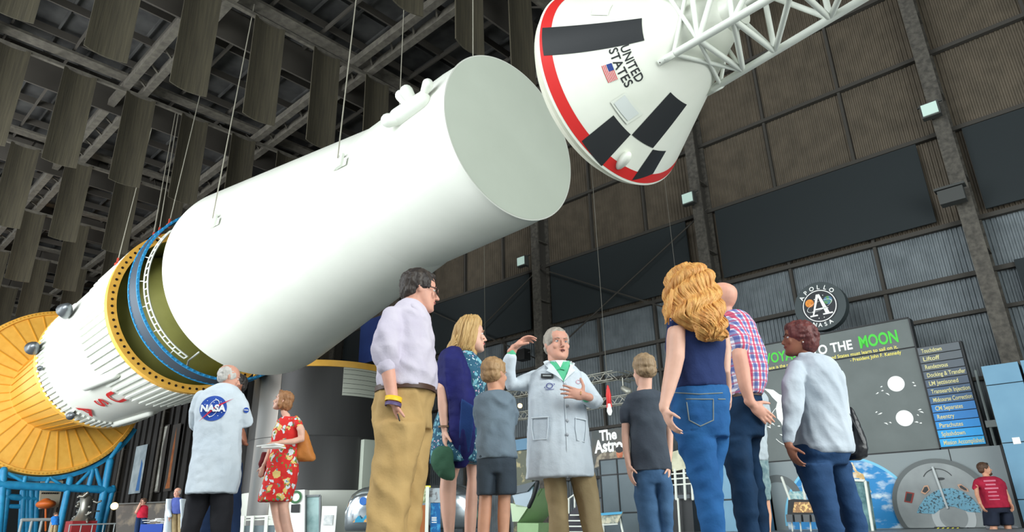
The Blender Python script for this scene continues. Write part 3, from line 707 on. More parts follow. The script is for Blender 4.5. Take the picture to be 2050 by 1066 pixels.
# --- mural wall with capsule interior
vC = 30.3; c1, zc_ = uz(2002, 892, vC); c0 = uz(1536, 935, vC)[0]
t = thing('mural_wall', 'low grey exhibit wall painted with blue earth and round capsule cockpit', 'exhibit wall', W((c0+c1)/2, vC, 0))
board(t, 'wall_board', vC, c0, c1, 0, zc_, M_g2, .25)
b = MB(); b.box(W(c1-.04, vC+.1, zc_/2), .08, .5, zc_); b.box(W(uz(1900, 905, vC)[0], vC-.006, zc_*.5), .03, .012, zc_); b.build('wall_edge', M_edge, t)
M_earth = mat('mural_earth', (36, 140, 205), .5, var=(1.3, (226, 240, 244), .5, .64), stretch=(1, 1, 2.2), emis=None)
eo = onV(1705, 1052, vC); er = 2.55
vs = [(er*math.cos(2*PI*k/90), max(er*math.sin(2*PI*k/90), -eo[2]+.03)) for k in range(90)]
b = MB(); fig(b, (vs, [tuple(range(90))]), eo, EX, Z, .01); b.build('earth_painting', M_earth, t, fix=False)
b = MB(); fig(b, ring2(er, er*1.04, 90, a0=.0, a1=PI), eo, EX, Z, .012); b.build('earth_glow', mat('mural_glow', (130, 205, 235), .5), t, fix=False)
pxpoly(t, 'painted_spacecraft', [(1695, 948), (1712, 946), (1700, 928), (1706, 926), (1716, 944), (1728, 950), (1734, 966), (1745, 986), (1738, 990), (1726, 972), (1720, 958), (1695, 958)], mat('mural_gold', (214, 176, 110), .5, var=(5, (240, 225, 200), .4, .6)), vC, .02)
ho = onV(1886, 1012, vC-.1); hr = abs(uz(1784, 1000, vC)[0]-uz(1986, 990, vC)[0])/2
def clipz(vf, o): vs, fs = vf; return [(x, max(y, -o[2]+.03)) for x, y in vs], fs
M_cp = [mat('cockpit_ring', (98, 104, 104), .5), mat('cockpit_grey', (158, 164, 164), .55, var=(1.5, (140, 146, 146), .3, .7)), mat('cockpit_dark', (52, 56, 58), .5), mat('cockpit_instruments', (110, 168, 192), .45, var=(14, (50, 70, 80), .52, .62)), mat('cockpit_light', (190, 196, 196), .5), mat('frame_orange', (206, 160, 130), .5), mat('frame_red', (150, 60, 52), .5)]
b = MB(); fig(b, clipz(disc2(hr, 72), ho), ho, EX, Z, .0); b.build('cockpit_rim', M_cp[0], t, fix=False)
b = MB(); fig(b, clipz(disc2(hr*.9, 72), ho), ho, EX, Z, .01); b.build('cockpit_inside', M_cp[1], t, fix=False)
def C6(x, y): return (1650+x/5.125, 860+y/5.125)
b = MB(); fig(b, clipz(ring2(hr*.27, hr*.42, 40), onV(*C6(1330, 900), vC-.1)), onV(*C6(1330, 900), vC-.1), EX, Z, .02); b.build('cockpit_tunnel', M_cp[4], t, fix=False)
pxpoly(t, 'instrument_panel', [C6(*q) for q in ((950, 860), (975, 790), (1030, 710), (1110, 650), (1200, 612), (1310, 605), (1420, 640), (1510, 700), (1580, 780), (1610, 855), (1480, 850), (1400, 820), (1330, 795), (1240, 795), (1180, 830), (1130, 870))], M_cp[3], vC-.1, .03)
for q in ([(990, 650), (1025, 580), (1065, 575), (1085, 625), (1035, 672)], [(1365, 570), (1400, 562), (1475, 615), (1485, 645), (1440, 635), (1385, 605)]):
    pxpoly(t, 'cockpit_window_frame', [C6(*k) for k in q], M_cp[5], vC-.1, .035)
    cc = np.mean(q, 0); pxpoly(t, 'cockpit_window', [C6(*(cc+(np.array(k)-cc)*.68)) for k in q], M_cp[2], vC-.1, .042)
pxpoly(t, 'red_framed_hatch', [C6(*k) for k in ((840, 640), (925, 655), (900, 760), (820, 745))], M_cp[6], vC-.1, .03)
pxpoly(t, 'dark_hatch', [C6(*k) for k in ((850, 655), (905, 665), (885, 745), (833, 735))], M_cp[2], vC-.1, .036)
b = MB(); b.beam(onV(*C6(1110, 385), vC-.16), onV(*C6(1268, 815), vC-.16), .07, .05, up=V); b.build('cockpit_strut', M_cp[4], t)
b = MB(); fig(b, ring2(.52, .55, 30, a0=.5, a1=2.6), onV(*C6(1180, 560), vC-.1), EX, Z, .02); fig(b, disc2(.14, 20, ry=.05), onV(*C6(1195, 510), vC-.1), EX, Z, .02); b.build('cockpit_lines', M_cp[2], t, fix=False)
pxpoly(t, 'hazard_plate', [C6(*k) for k in ((1130, 1003), (1392, 1003), (1395, 1056), (1130, 1056))], M_edge, vC-.1, .05)
for k in range(5): pxpoly(t, 'hazard_stripe', [C6(1145+50*k, 1030), C6(1165+50*k, 1010), C6(1185+50*k, 1010), C6(1165+50*k, 1030)], mat('hazard_yellow', (226, 220, 60), .5), vC-.1, .056)
b = MB(); fig(b, ring2(hr*.42, hr*.6, 40, a0=0, a1=PI), onV(1560, 1000, vC), EX, Z, .015); b.build('painted_arch', M_cp[0], t, fix=False)
# --- blue cabinets at the right edge
M_cab = mat('cabinet_blue', (118, 164, 190), .45, var=(.7, (104, 150, 178), .3, .7)); vK = 29.2
def cabinet(p0, p1, lab):
    u0, z1 = uz(*p0, vK); u1 = uz(*p1, vK)[0]; t = thing('tall_cabinet', lab, 'cabinet', W((u0+u1)/2, vK+.6, 0))
    b = MB(); b.box(W((u0+u1)/2, vK+.65, z1/2), u0-u1-.02, 1.2, z1-.02); b.build('carcass', mat('cabinet_side', (70, 90, 100), .5), t)
    zs = [0, .9, 2.75, 4.75, z1]; zs = [z for z in zs if z < z1-.3]+[z1]
    for a, c in zip(zs, zs[1:]):
        b = MB(); b.box(W((u0+u1)/2, vK, (a+c)/2), u0-u1, .08, c-a-.035); b.build('front_panel', M_cab, t)
    return t, z1
t, zk = cabinet((1964, 734), (2036, 722), 'tall pale blue panelled cabinet at the right edge of the photo')
b = MB(); o = onV(2035, 883, vK-.06); b.box(o, .22, .01, .22); b.build('white_sticker', M_w, t)
cabinet((2042, 722), (2110, 705), 'sliver of a second pale blue cabinet cut by the right edge of the photo')
b = MB(); q = onV(1984, 800, 30.9)
for du in (0, .25): b.tube([W(q@U+du, 30.9, 0), W(q@U+du, 30.9, 5.6)], .05, 8)
b.box(W(q@U+.12, 30.9, 3.6), .5, .2, .25); tag(b.build('pipe_pair', mat('pipe_grey', (110, 118, 116), .5)), 'pair of thin vertical pipes between list board and blue cabinet', 'pipes')
# --- consoles and case in front of the mural
vI = 27.5
t = thing('interactive_console', 'dark slanted console with a golden lit screen left of the jeans of the white-shirted woman', 'console', onV(1600, 1060, vI)*np.array([1, 1, 0]))
def qd(par, name, pts, m, v, th=.3):
    b = MB(); P = [onV(x, y, v) for x, y in pts]; b.prism(P, V*th); return b.build(name, m, par)
qd(t, 'console_body', [(1578, 1002), (1588, 1000), (1640, 1003), (1640, 1030), (1576, 1032)], M_edge, vI, .7)
qd(t, 'lit_screen', [(1590, 1006), (1638, 1006), (1638, 1027), (1587, 1027)], mat('golden_screen', (120, 84, 40), .3, var=(9, (240, 200, 120), .5, .6), emis=((160, 110, 50), .35)), vI-.02, .02)
for k in range(4): qd(t, 'seat_pad', [(1573+17*k, 1031), (1586+17*k, 1031), (1587+17*k, 1046), (1575+17*k, 1046)], mat('pad_grey', (96, 100, 102), .6), vI-.3, .3)
for x in (1585, 1602, 1622, 1640): b = MB(); b.tube([onV(x, 1046, vI), onV(x+2, 1066, vI)*np.array([1, 1, 0])+Z*.02], .03, 6); b.build('console_leg', M_pipe, t)
for x, y, x2, r in ((1565, 957, 1582, .05), (1607, 960, 1612, .06)): b = MB(); b.tube([onV(x, y, vI+.2), onV(x2, 1003, vI+.2)], r, 8); b.build('console_strut', M_pipe, t)
qd(t, 'blue_backlit_panel', [(1580, 985), (1610, 984), (1612, 1001), (1581, 1002)], mat('teal_print', (120, 180, 190), .4, var=(8, (200, 225, 220), .4, .6)), vI+.4, .05)
t = thing('glass_case', 'tall glass display case with a mottled teal front right of the legs of the white-shirted woman', 'display case', onV(1720, 1060, 27.8)*np.array([1, 1, 0]))
qd(t, 'glass_front', [(1690, 962), (1731, 964), (1747, 1066), (1690, 1066)], mat('teal_glass', (128, 168, 168), .12, var=(2.2, (70, 110, 116), .4, .6)), 27.8, .5)  # front colour mottled between pale and dark teal
b = MB()
for p, q in (((1690, 961), (1732, 963)), ((1732, 963), (1748, 1066))): b.beam(onV(*p, 27.75), onV(*q, 27.75), .08, .08, up=V)
b.build('case_frame', M_pipe, t)
# --- poster and grey booths in the centre
vP = 30.5
t = thing('astronaut_poster', 'dark poster reading The Astro, left of the boy in the dark shirt', 'poster', onV(1220, 900, vP))
qd(t, 'poster_sheet', [(1184, 864), (1300, 850), (1300, 925), (1187, 940)], mat('poster_dark', (70, 78, 78), .5, var=(1.2, (96, 88, 78), .4, .7)), vP, .12)
linetext('poster_word', 'The', (1200, 873), (1235, 869), .52, M_w, t, vP, .04, .02); linetext('poster_word', 'Astro', (1190, 896), (1247, 889), .62, M_w, t, vP, .04, .02)
pxpoly(t, 'painted_suit', [(1190, 938), (1195, 915), (1210, 904), (1222, 908), (1232, 902), (1255, 900), (1290, 910), (1290, 925), (1215, 928)], mat('poster_suit', (170, 160, 140), .6, var=(4, (110, 100, 88), .4, .6)), vP, .02)
b = MB(); fo = onV(1241, 909, vP); fig(b, disc2(.2, 20, ry=.27), fo, EX, Z, .03); b.build('painted_face', mat('poster_face', (214, 130, 92), .6, var=(3, (170, 90, 60), .45, .6)), t, fix=False)
b = MB(); fig(b, disc2(.24, 20, ry=.16, cy=.2), fo, EX, Z, .035); b.build('painted_hair', M_edge, t, fix=False)
def booth(lab, p0, p1, zt_, v, dp, m, divs, zdiv):
    u0 = uz(*p0, v)[0]; u1 = uz(*p1, v)[0]; t = thing('exhibit_booth', lab, 'booth', W((u0+u1)/2, v, 0)); b = MB(); b.box(W((u0+u1)/2, v+dp/2, zt_/2), u0-u1, dp, zt_); b.build('booth_shell', m, t)
    b = MB()
    for k in range(divs+1): b.box(W(u0+(u1-u0)*k/divs, v-.02, zt_/2), .06, .05, zt_)
    for z in zdiv: b.box(W((u0+u1)/2, v-.02, z), u0-u1, .05, .06)
    b.build('panel_joints', M_edge, t); return t
M_bo = mat('booth_grey_blue', (104, 118, 124), .5, var=(1, (92, 106, 112), .3, .7)); zq = uz(1205, 922, 29.6)[1]
booth('grey-blue panelled booth below the poster between the two lab visitors', (1201, 930), (1270, 920), zq, 29.6, 1.0, M_bo, 2, [.9, zq-.75, zq])
booth('long low grey exhibit wall behind the boy in the dark shirt', (1170, 960), (1500, 930), 1.7, 30.6, .8, mat('booth_mid_grey', (96, 104, 108), .5), 6, [.8, 1.68])
booth('pale blue panel seen between the legs of the red-haired woman and the bald man', (1425, 940), (1520, 930), 2.9, 29.5, .6, M_cab, 1, [1.3])
# canopy stand right of the boy
t = thing('graphic_stand', 'cream sloping graphic stand with white rails between the boy and the red-haired woman', 'stand', onV(1360, 1060, 24)*np.array([1, 1, 0]))
qd(t, 'cream_panel', [(1343, 906), (1372, 898), (1378, 938), (1346, 945)], mat('cream_print', (206, 204, 176), .5, var=(3, (180, 180, 150), .4, .6)), 24, .06)
b = MB()
for x in (1351, 1369, 1384): b.tube([onV(x, 942, 24), onV(x+3, 1000, 24)], .05, 8)
for y in (950, 960, 972): b.tube([onV(1345, y, 24), onV(1386, y-3, 24)], .03, 6)
b.tube([onV(1357, 1000, 24), onV(1358, 1040, 24)*np.array([1, 1, 0])], .04, 6); b.build('white_rails', M_pipe, t)
qd(t, 'stand_base', [(1345, 1000), (1385, 998), (1390, 1066), (1345, 1066)], M_edge, 24.2, .5)
# slanted information panel
t = thing('reading_rail', 'slanted information panel on legs between the gesturing man and the boy', 'information panel', onV(1222, 1060, 22)*np.array([1, 1, 0]))
qd(t, 'panel_print', [(1203, 1029), (1246, 1026), (1236, 1048), (1204, 1050)], mat('info_print', (190, 186, 160), .4, var=(5, (120, 130, 120), .45, .6)), 22, .05)
qd(t, 'blue_heading', [(1203, 1028), (1246, 1025), (1244, 1030), (1203, 1033)], mat('info_blue', (50, 150, 190), .4), 21.9, .02)
b = MB(); b.tube([onV(1240, 1036, 22.2), onV(1248, 1066, 22.2)*np.array([1, 1, 0])+Z*.02], .04, 8).tube([onV(1208, 1050, 22.2), onV(1208, 1066, 22.2)*np.array([1, 1, 0])+Z*.02], .04, 8).tube([onV(1205, 1052, 22), onV(1236, 1050, 22)], .025, 6); b.build('stand_leg', M_pipe, t)
# green lander-like module with dark curved edge, stairs, rail
t = thing('green_module', 'pale green curved exhibit shell with a dark rim behind the gesturing man', 'exhibit shell', onV(1070, 1060, 24)*np.array([1, 1, 0]))
M_gr = mat('module_green', (150, 184, 132), .5, var=(1, (136, 170, 120), .3, .7))
def C4(x, y): return (850+x/5.125, 860+y/5.125)
b = MB(); P0 = [(1180, 610), (1140, 680), (1085, 790), (1020, 900), (950, 962)]; P1 = [(1290, 600), (1290, 700), (1290, 790), (1270, 860), (1180, 962)]
vs = []
for a, c in zip(P0, P1): vs += [onV(*C4(*a), 24.0), onV(*C4(*c), 25.4)]
b.add(vs, [(2*i, 2*i+1, 2*i+3, 2*i+2) for i in range(4)]); b.add([p+V*.2 for p in vs], [(2*i, 2*i+1, 2*i+3, 2*i+2) for i in range(4)]); b.build('curved_shell', M_gr, t, 'auto')
qd(t, 'shell_base', [C4(*q) for q in ((950, 962), (1170, 966), (1165, 1060), (950, 1060))], M_gr, 24, 1.2)
qd(t, 'shell_shoulder', [C4(*q) for q in ((880, 760), (1060, 800), (960, 950), (900, 950))], mat('module_light_green', (190, 212, 176), .5), 24.3, .3)
b = MB(); Q = [C4(*q) for q in ((1155, 545), (1140, 620), (1115, 700), (1072, 795))]
b.tube([onV(x, y, 23.9) for x, y in Q], .09, 8); b.build('dark_rim', M_edge, t, True)
qd(t, 'grey_canopy', [C4(*q) for q in ((880, 600), (1150, 530), (1120, 560), (1050, 640), (900, 670))], mat('canopy_grey', (84, 94, 100), .5), 24.2, .2)
qd(t, 'canopy_window', [C4(*q) for q in ((900, 680), (1050, 640), (1110, 560), (1105, 660), (1060, 800), (940, 800))], mat('canopy_glass', (128, 152, 166), .2), 24.3, .1)
t = thing('collage_booth', 'display wall with mixed pictures between the grey-shirted boy and the gesturing man', 'display wall', onV(1045, 1060, 29)*np.array([1, 1, 0]))
qd(t, 'blue_header', [(1028, 882), (1065, 876), (1065, 899), (1028, 904)], mat('header_blue', (96, 136, 164), .5), 29, .2)
qd(t, 'collage', [(1028, 905), (1065, 900), (1065, 1066), (1028, 1066)], mat('collage_print', (96, 100, 84), .5, var=(1.6, (170, 160, 120), .5, .58)), 29.1, .2)
t = thing('staircase', 'short dark staircase with white nosings between the khaki trouser legs', 'stairs', onV(1148, 1060, 24)*np.array([1, 1, 0]))
b = MB()
for k in range(4): qd(t, 'tread', [C4(1430+20*k, 1050-58*k), C4(1640, 1050-58*k), C4(1640, 1062-58*k), C4(1430+20*k, 1062-58*k)], M_pipe, 24.0+.3*k, .3)
qd(t, 'stair_side', [C4(*q) for q in ((1440, 1060), (1470, 880), (1570, 780), (1650, 790), (1650, 1060))], mat('stair_dark', (58, 56, 64), .6), 25.3, .2)
b = MB(); b.tube([onV(*C4(1430, 750), 24), onV(*C4(1545, 665), 24)], .035, 8)
for q in ((1480, 715, 860), (1540, 670, 800)): b.tube([onV(*C4(q[0], q[1]), 24), onV(*C4(q[0], q[2]), 24)], .035, 8)
b.build('handrail', M_pipe, t)
# --- lighting truss frame
M_tr = mat('truss_aluminium', (176, 176, 164), .4, metal=.4); zt_ = 7.6
c00 = onZ(1231, 752, zt_); c10 = onZ(1254, 800, zt_)
Uc, Vn = c00@U, c00@V; Ue = onZ(1000, 797, zt_)@U; Vf = 30.5; z2 = onV(1254, 800, Vn+1.5)[2]
def truss(lab, p, q, s=.42):
    t = thing('lighting_truss', lab, 'truss', (p+q)/2, 'box trusses of the lighting frame'); d = (q-p)/np.linalg.norm(q-p); x = np.cross(d, Z); L_ = np.linalg.norm(q-p); n = int(L_/s)
    b = MB()
    for i in (-1, 1):
        for j in (-1, 1): b.tube([p+x*s/2*i+Z*s/2*j, q+x*s/2*i+Z*s/2*j], .032, 6)
    b.build('chords', M_tr, t, True); b = MB()
    for k in range(n):
        a, c = p+d*L_*k/n, p+d*L_*(k+1)/n; sg = 1 if k % 2 else -1
        for i in (-1, 1): b.tube([a+x*s/2*i+Z*s/2*sg, c+x*s/2*i-Z*s/2*sg], .018, 5, rnd=False)
        b.tube([a+x*s/2*sg-Z*s/2, c-x*s/2*sg-Z*s/2], .018, 5, rnd=False)
    b.build('lacing', M_tr, t)
truss('upper box truss running left from the raised corner above the poster', W(Uc, Vn, zt_), W(Ue+2, Vn, zt_)); truss('lower box truss running left behind the gesturing man', W(Uc-.6, Vn+1.5, z2), W(Ue+2, Vn+1.5, z2))
truss('cross box truss running away to the right above the boy in the dark shirt', W(Uc-.25, Vn+.3, zt_), W(Uc-.25, Vf, zt_))
b = MB()
for uu_ in (Uc+.5, Ue+1): b.tube([W(uu_, Vn, zt_+.2), W(uu_, Vn, 28)], .015, 5, rnd=False)
tag(b.build('truss_hoist_cables', M_wire), 'thin hoist cables carrying the lighting trusses', 'cables')
for k, (px, py, lb) in enumerate(((1248, 778, 'small spotlight hanging under the truss above the boy in the dark shirt'), (1290, 790, 'small spotlight under the right end of the truss'))):
    o = onZ(px, py, zt_-.75); b = MB(); b.tube([o, o-U*.3+Z*-.2], [.14, .18], 12).beam(o, o+Z*.55, .05, .05, up=U); tag(b.build('truss_spotlight', M_tr, smooth='auto'), lb, 'spotlight', 'spotlights under the truss')
o = onZ(1041, 813, 6.6); b = MB(); b.ell(o, .13); tag(b.build('lit_bulb', mat('bulb_lit', (255, 214, 150), .3, emis=((255, 200, 120), 6)), smooth=True), 'small lit warm bulb right of the grey-shirted boy', 'lamp')
# windsock-like pendant
o = onY(1218, 792, 11.); t = thing('hanging_pendant', 'red and white tassel on a long cord beside the gesturing man', 'pendant', o)
top_ = onY(1219, 640, 11.); b = MB(); b.tube([o+Z*.0, (o[0], o[1], 20)], .0035, 5, rnd=False); b.build('cord', mat('dull_wire', (90, 88, 80), .6), t)
b = MB(); b.tube([o+Z*.15, o, o-Z*.12], [.015, .045, .03], 8); b.build('red_collar', M_red, t, True); b = MB(); b.tube([o-Z*.12, o-Z*.26, o-Z*.3], [.02, .045, .03], 8); b.build('white_bob', M_w, t, True)
b = MB()
for k in range(4): b.tube([o+Z*.1+U*.03*math.cos(k*1.6), o-Z*.2+.05*(math.cos(k*1.6)*U+math.sin(k*1.6)*V)], .006, 4, rnd=False)
b.build('tassel_threads', M_red, t)
q = onY(1333, 380, 14.); b = MB(); b.tube([(q[0], q[1], 5.2), (q[0], q[1], 27)], .004, 5, rnd=False); tag(b.build('hanging_wire', mat('dull_wire', (90, 88, 80), .6)), 'long thin vertical cord left of the red-haired woman', 'cord')
# --- blue banner behind the man in lilac
vb = 32.4; P = [onV(718, 731, vb), onV(756, 722, vb)]; ub0, ub1 = uz(718, 731, vb)[0], uz(810, 700, vb)[0]
b = MB(); b.box(W((ub0+ub1)/2, vb, (P[0][2]+17)/2), ub0-ub1, .08, 17-P[0][2]); tag(b.build('blue_banner', mat('banner_blue', (48, 74, 140), .7, var=(.6, (38, 58, 120), .35, .7))), 'large plain blue banner behind the man in the lilac shirt', 'banner')
# --- black cylindrical rocket section
Yc = 45.0; pc = onY(632, 1000, Yc); Rb = abs(onY(500, 900, Yc)[0]-onY(790, 900, Yc)[0])/2*.97; oc_ = np.array([(onY(500, 900, Yc)[0]+onY(790, 900, Yc)[0])/2, Yc, 0])
ndir = (CAM-oc_)*np.array([1, 1, 0]); dn = np.linalg.norm(ndir); ndir /= dn
def onC(px, py, r=None):                              # point of the upright cylinder seen at a pixel
    r = r or Rb; d = ray(px, py); dx, dy = d[0], d[1]; fx, fy = CAM[0]-oc_[0], CAM[1]-oc_[1]
    A_ = dx*dx+dy*dy; B_ = 2*(fx*dx+fy*dy); C_ = fx*fx+fy*fy-r*r; D_ = B_*B_-4*A_*C_; k = (-B_-math.sqrt(max(D_, 0)))/(2*A_); return CAM+d*k
t = thing('black_rocket_section', 'upright black round rocket section with yellow top rim, behind the woman in red', 'rocket section', oc_)
ztop = onC(660, 722)[2]; zbase = onC(640, 982)[2]
b = MB(); b.lathe(oc_, Z, [(zbase, Rb), (ztop*.55, Rb), (ztop*.55+.06, Rb+.03), (ztop*.55+.12, Rb), (ztop-.35, Rb)], 128); b.build('black_skin', mat('black_skin', (58, 58, 57), .42, var=(.5, (44, 44, 44), .35, .7), stretch=(1, 1, .15)), t, 'auto')
b = MB(); b.lathe(oc_, Z, [(ztop-.38, Rb), (ztop-.38, Rb+.12), (ztop, Rb+.12), (ztop, Rb-.3), (ztop-.1, Rb-.3)], 128); b.build('yellow_rim', M_yel, t, 'auto')
b = MB(); b.lathe(oc_, Z, [(0, Rb), (zbase, Rb), (zbase, Rb-.1)], 128); b.build('white_base', mat('base_white', (206, 210, 200), .5), t, 'auto')
def cpatch(name, px0, px1, z0, z1, m, off=.03, n=14):
    A_ = onC(px0, 950); B_ = onC(px1, 950); a = math.atan2(*(A_-oc_)[[1, 0]]); c = math.atan2(*(B_-oc_)[[1, 0]])
    if c-a > PI: c -= 2*PI
    if a-c > PI: c += 2*PI
    f = lambda i, j, o_: oc_+(Rb+o_)*np.array([math.cos(a+(c-a)*i), math.sin(a+(c-a)*i), 0])+Z*(z0+(z1-z0)*j)
    b = MB(); b.quadpatch(lambda i, j: f(i, j, off), n, 4)
    for j in (0, 1): b.quadpatch(lambda i, k: f(i, j, off*k), n, 1)
    for i_ in (0, 1): b.quadpatch(lambda j, k: f(i_, j, off*k), 4, 1)
    return b.build(name, m, t, 'auto'), f
z1_, z0_ = onC(700, 737)[2], onC(700, 793)[2]
pt, f = cpatch('fluted_patch', 674, 760, z0_, z1_, mat('fluted_white', (188, 192, 178), .5), .06)
b = MB()
for k in range(6): b.quadpatch(lambda i, j: f(i, (k+.5)/6+.012*j, .07), 14, 1)
b.build('flute_line', M_edge, pt, fix=False)
cpatch('pale_fin', 719, 746, zbase-.1, onC(732, 882)[2], mat('fin_white', (186, 194, 180), .5), .35)
cpatch('lit_side_strip', 503, 545, 0, ztop-.4, mat('stage_grey_sheen', (112, 106, 98), .35, metal=.4, var=(.5, (88, 92, 92), .35, .6), stretch=(1, 1, .1)), .02)  # paler grey-brown strip paints the lit left side of the black skin
# doors and boards at its foot
Yd = Yc-Rb-1.6
def yq(par, name, pts, m, y, th=.1):
    b = MB(); P = [onY(px, py, y) for px, py in pts]; P = [np.array([p[0], p[1], max(p[2], .0)]) for p in P]; b.prism(P, np.array([0, th, 0])); return b.build(name, m, par)
t = thing('white_entry_kiosk', 'white kiosk with round green wreath and small dark screen beside the red dress', 'kiosk', onY(595, 1055, Yd)*np.array([1, 1, 0]))
yq(t, 'kiosk_body', [(581, 983), (610, 981), (609, 1085), (578, 1085)], M_w, Yd, .9)
b = MB(); b.lathe(onY(592, 996, Yd-.05), (0, -1, 0), [(0, .22), (0, .34), (.04, .34), (.04, .22), (0, .22)], 24); b.build('green_wreath', mat('wreath_green', (60, 110, 70), .7), t, 'auto')
yq(t, 'dark_screen', [(583, 1011), (600, 1010), (599, 1027), (582, 1027)], M_edge, Yd-.08, .06)
t = thing('glass_entry_door', 'glazed white-framed door in the foot of the black rocket section', 'door', onY(625, 1055, Yd)*np.array([1, 1, 0]))
yq(t, 'door_leaf', [(612, 995), (640, 994), (639, 1085), (611, 1085)], mat('door_glass', (176, 206, 204), .1, var=(1, (130, 165, 165), .4, .6)), Yd+.3, .08)
b = MB(); P = [onY(611, 1085, Yd+.25), onY(612, 994, Yd+.25), onY(641, 993, Yd+.25), onY(640, 1085, Yd+.25)]; P = [np.array([p[0], p[1], max(p[2], .0)]) for p in P]
for a, c in zip(P, P[1:]): b.beam(a, c, .1, .12, up=np.array([0, 1., 0]))
b.build('door_frame', mat('frame_grey', (120, 126, 128), .4), t)
t = thing('white_easel_board', 'tilted white notice board right of the glazed door', 'notice board', onY(658, 1055, Yd-2)*np.array([1, 1, 0]))
yq(t, 'board', [(645, 1014), (675, 1014), (669, 1085), (640, 1085)], M_w, Yd-2, .08); yq(t, 'printed_picture', [(649, 1032), (667, 1032), (665, 1052), (647, 1052)], mat('faint_print', (196, 204, 204), .5, var=(4, (230, 232, 230), .4, .6)), Yd-2.05, .03)
# railing with white posts
Yr = 24.; t = thing('white_post_railing', 'low grey railing with white slotted posts behind the woman in red', 'railing', onY(505, 1060, Yr)*np.array([1, 1, 0]))
b = MB(); b.beam(onY(473, 1037, Yr), onY(560, 1033, Yr), .05, .06).beam(onY(473, 1043, Yr), onY(560, 1039, Yr), .03, .04); b.build('top_rail', M_pipe, t)
for x in (473, 487, 506, 534, 556):
    b = MB(); p, q = onY(x, 1034, Yr-.05), onY(x, 1056, Yr-.05); q = np.array([q[0], q[1], 0.0]); b.beam(p, q, .11, .06, up=np.array([0, 1., 0])); b.build('post', M_pipe, t)
yq(t, 'infill_panel', [(473, 1054), (560, 1052), (560, 1085), (473, 1085)], mat('infill_grey', (120, 134, 140), .5), Yr+.05, .04)
# --- silver trailer
Yt = 33.; L0, L1 = onY(686, 1020, Yt)[0], onY(958, 1020, Yt)[0]; zt2 = onY(800, 970, Yt)[2]
t = thing('silver_travel_trailer', 'rounded polished silver travel trailer behind the man in the lilac shirt', 'trailer', ((L0+L1)/2, Yt+1.2, 0))
M_al = mat('polished_aluminium', (206, 214, 218), .16, metal=.9, var=(.9, (170, 182, 190), .35, .65))
secs = []
for i in range(25):
    s = i/24; x = L0+(L1-L0)*s; e = min(s, 1-s)*(L1-L0); k = math.sqrt(max(1-(1-min(e/1.25, 1))**2, .02)); hh_ = (zt2-.35)*(.55+.45*k); ww = 1.2*(.5+.5*k)
    secs.append([(x, Yt+1.2+ww*np.sign(math.cos(a))*abs(math.cos(a))**.6, .35+hh_/2+hh_/2*np.sign(math.sin(a))*abs(math.sin(a))**.6) for a in [2*PI*j/32 for j in range(32)]])
b = MB(); b.loft(secs); b.build('trailer_body', M_al, t, 'auto')
b = MB()
for s in (.2, .33, .62, .8): x = L0+(L1-L0)*s; b.box((x, Yt-.02, .35+(zt2-.35)*.5), .02, .03, (zt2-.35)*.8, np.eye(3))
b.build('panel_seams', mat('seam_grey', (130, 138, 142), .4), t)
for px, py, hw, hh2, m, nm in ((727, 1004, 4.5, 8, mat('decal_blue', (50, 110, 190), .5), 'round_decal'), (873, 1000, 11, 13, mat('trailer_window', (60, 66, 72), .15), 'side_window')):
    o = onY(px, py, Yt-.03); s_ = axdepth(o)/F_PX; b = MB(); b.tube([o, o+np.array([0, .03, 0])], hh2*s_, 20, rnd=False) if nm == 'round_decal' else b.box(o, hw*2*s_, .04, hh2*2*s_, np.eye(3)); b.build(nm, m, t)
yq(t, 'mountain_decal', [(706, 1047), (718, 1033), (724, 1040), (733, 1032), (740, 1046)], mat('decal_teal', (40, 150, 190), .5, var=(3, (240, 170, 70), .52, .6)), Yt-.06, .03)
for s in (.42, .58): 
    o = np.array([L0+(L1-L0)*s, Yt+.25, .36]); b = MB(); b.tube([o, o+np.array([0, .25, 0])], .36, 24, rnd=False); b.build('wheel', M_edge, t)
t = thing('blue_info_banner', 'narrow blue information banner in white frame beside the blonde woman’s legs'.replace('’', "'"), 'banner', onY(870, 1060, 26)*np.array([1, 1, 0]))
yq(t, 'banner_print', [(862, 1008), (881, 1008), (882, 1085), (861, 1085)], mat('banner_print', (24, 98, 160), .4, var=(5, (60, 150, 200), .5, .6)), 26, .04)
for y in (1036, 1039, 1042, 1046): yq(t, 'text_bar', [(864, y), (874, y), (874, y+1.6), (864, y+1.6)], M_w, 25.97, .01)
yq(t, 'banner_frame', [(857, 978), (886, 978), (886, 1007), (857, 1007)], mat('pale_print', (170, 180, 184), .5, var=(3, (90, 80, 76), .5, .6)), 26, .05)
b = MB(); p, q = onY(856, 975, 25.9), onY(854, 1066, 25.9); b.beam(p, np.array([q[0], q[1], 0]), .12, .05, up=np.array([0, 1., 0])); b.build('frame_post', M_pipe, t)
t = thing('orange_counter', 'small orange-brown counter with yellow sign beside khaki trousers', 'counter', onY(847, 1060, 28)*np.array([1, 1, 0]))
yq(t, 'counter_front', [(838, 1012), (855, 1012), (855, 1085), (838, 1085)], mat('counter_brown', (170, 100, 52), .5), 28, .5); yq(t, 'yellow_sign', [(840, 973), (862, 973), (862, 977), (840, 977)], mat('sign_yellow', (230, 220, 60), .5), 28, .05)
yq(t, 'menu_board', [(840, 978), (856, 978), (856, 1008), (840, 1008)], mat('menu_green', (190, 200, 160), .5, var=(6, (120, 130, 90), .5, .6)), 28, .05)
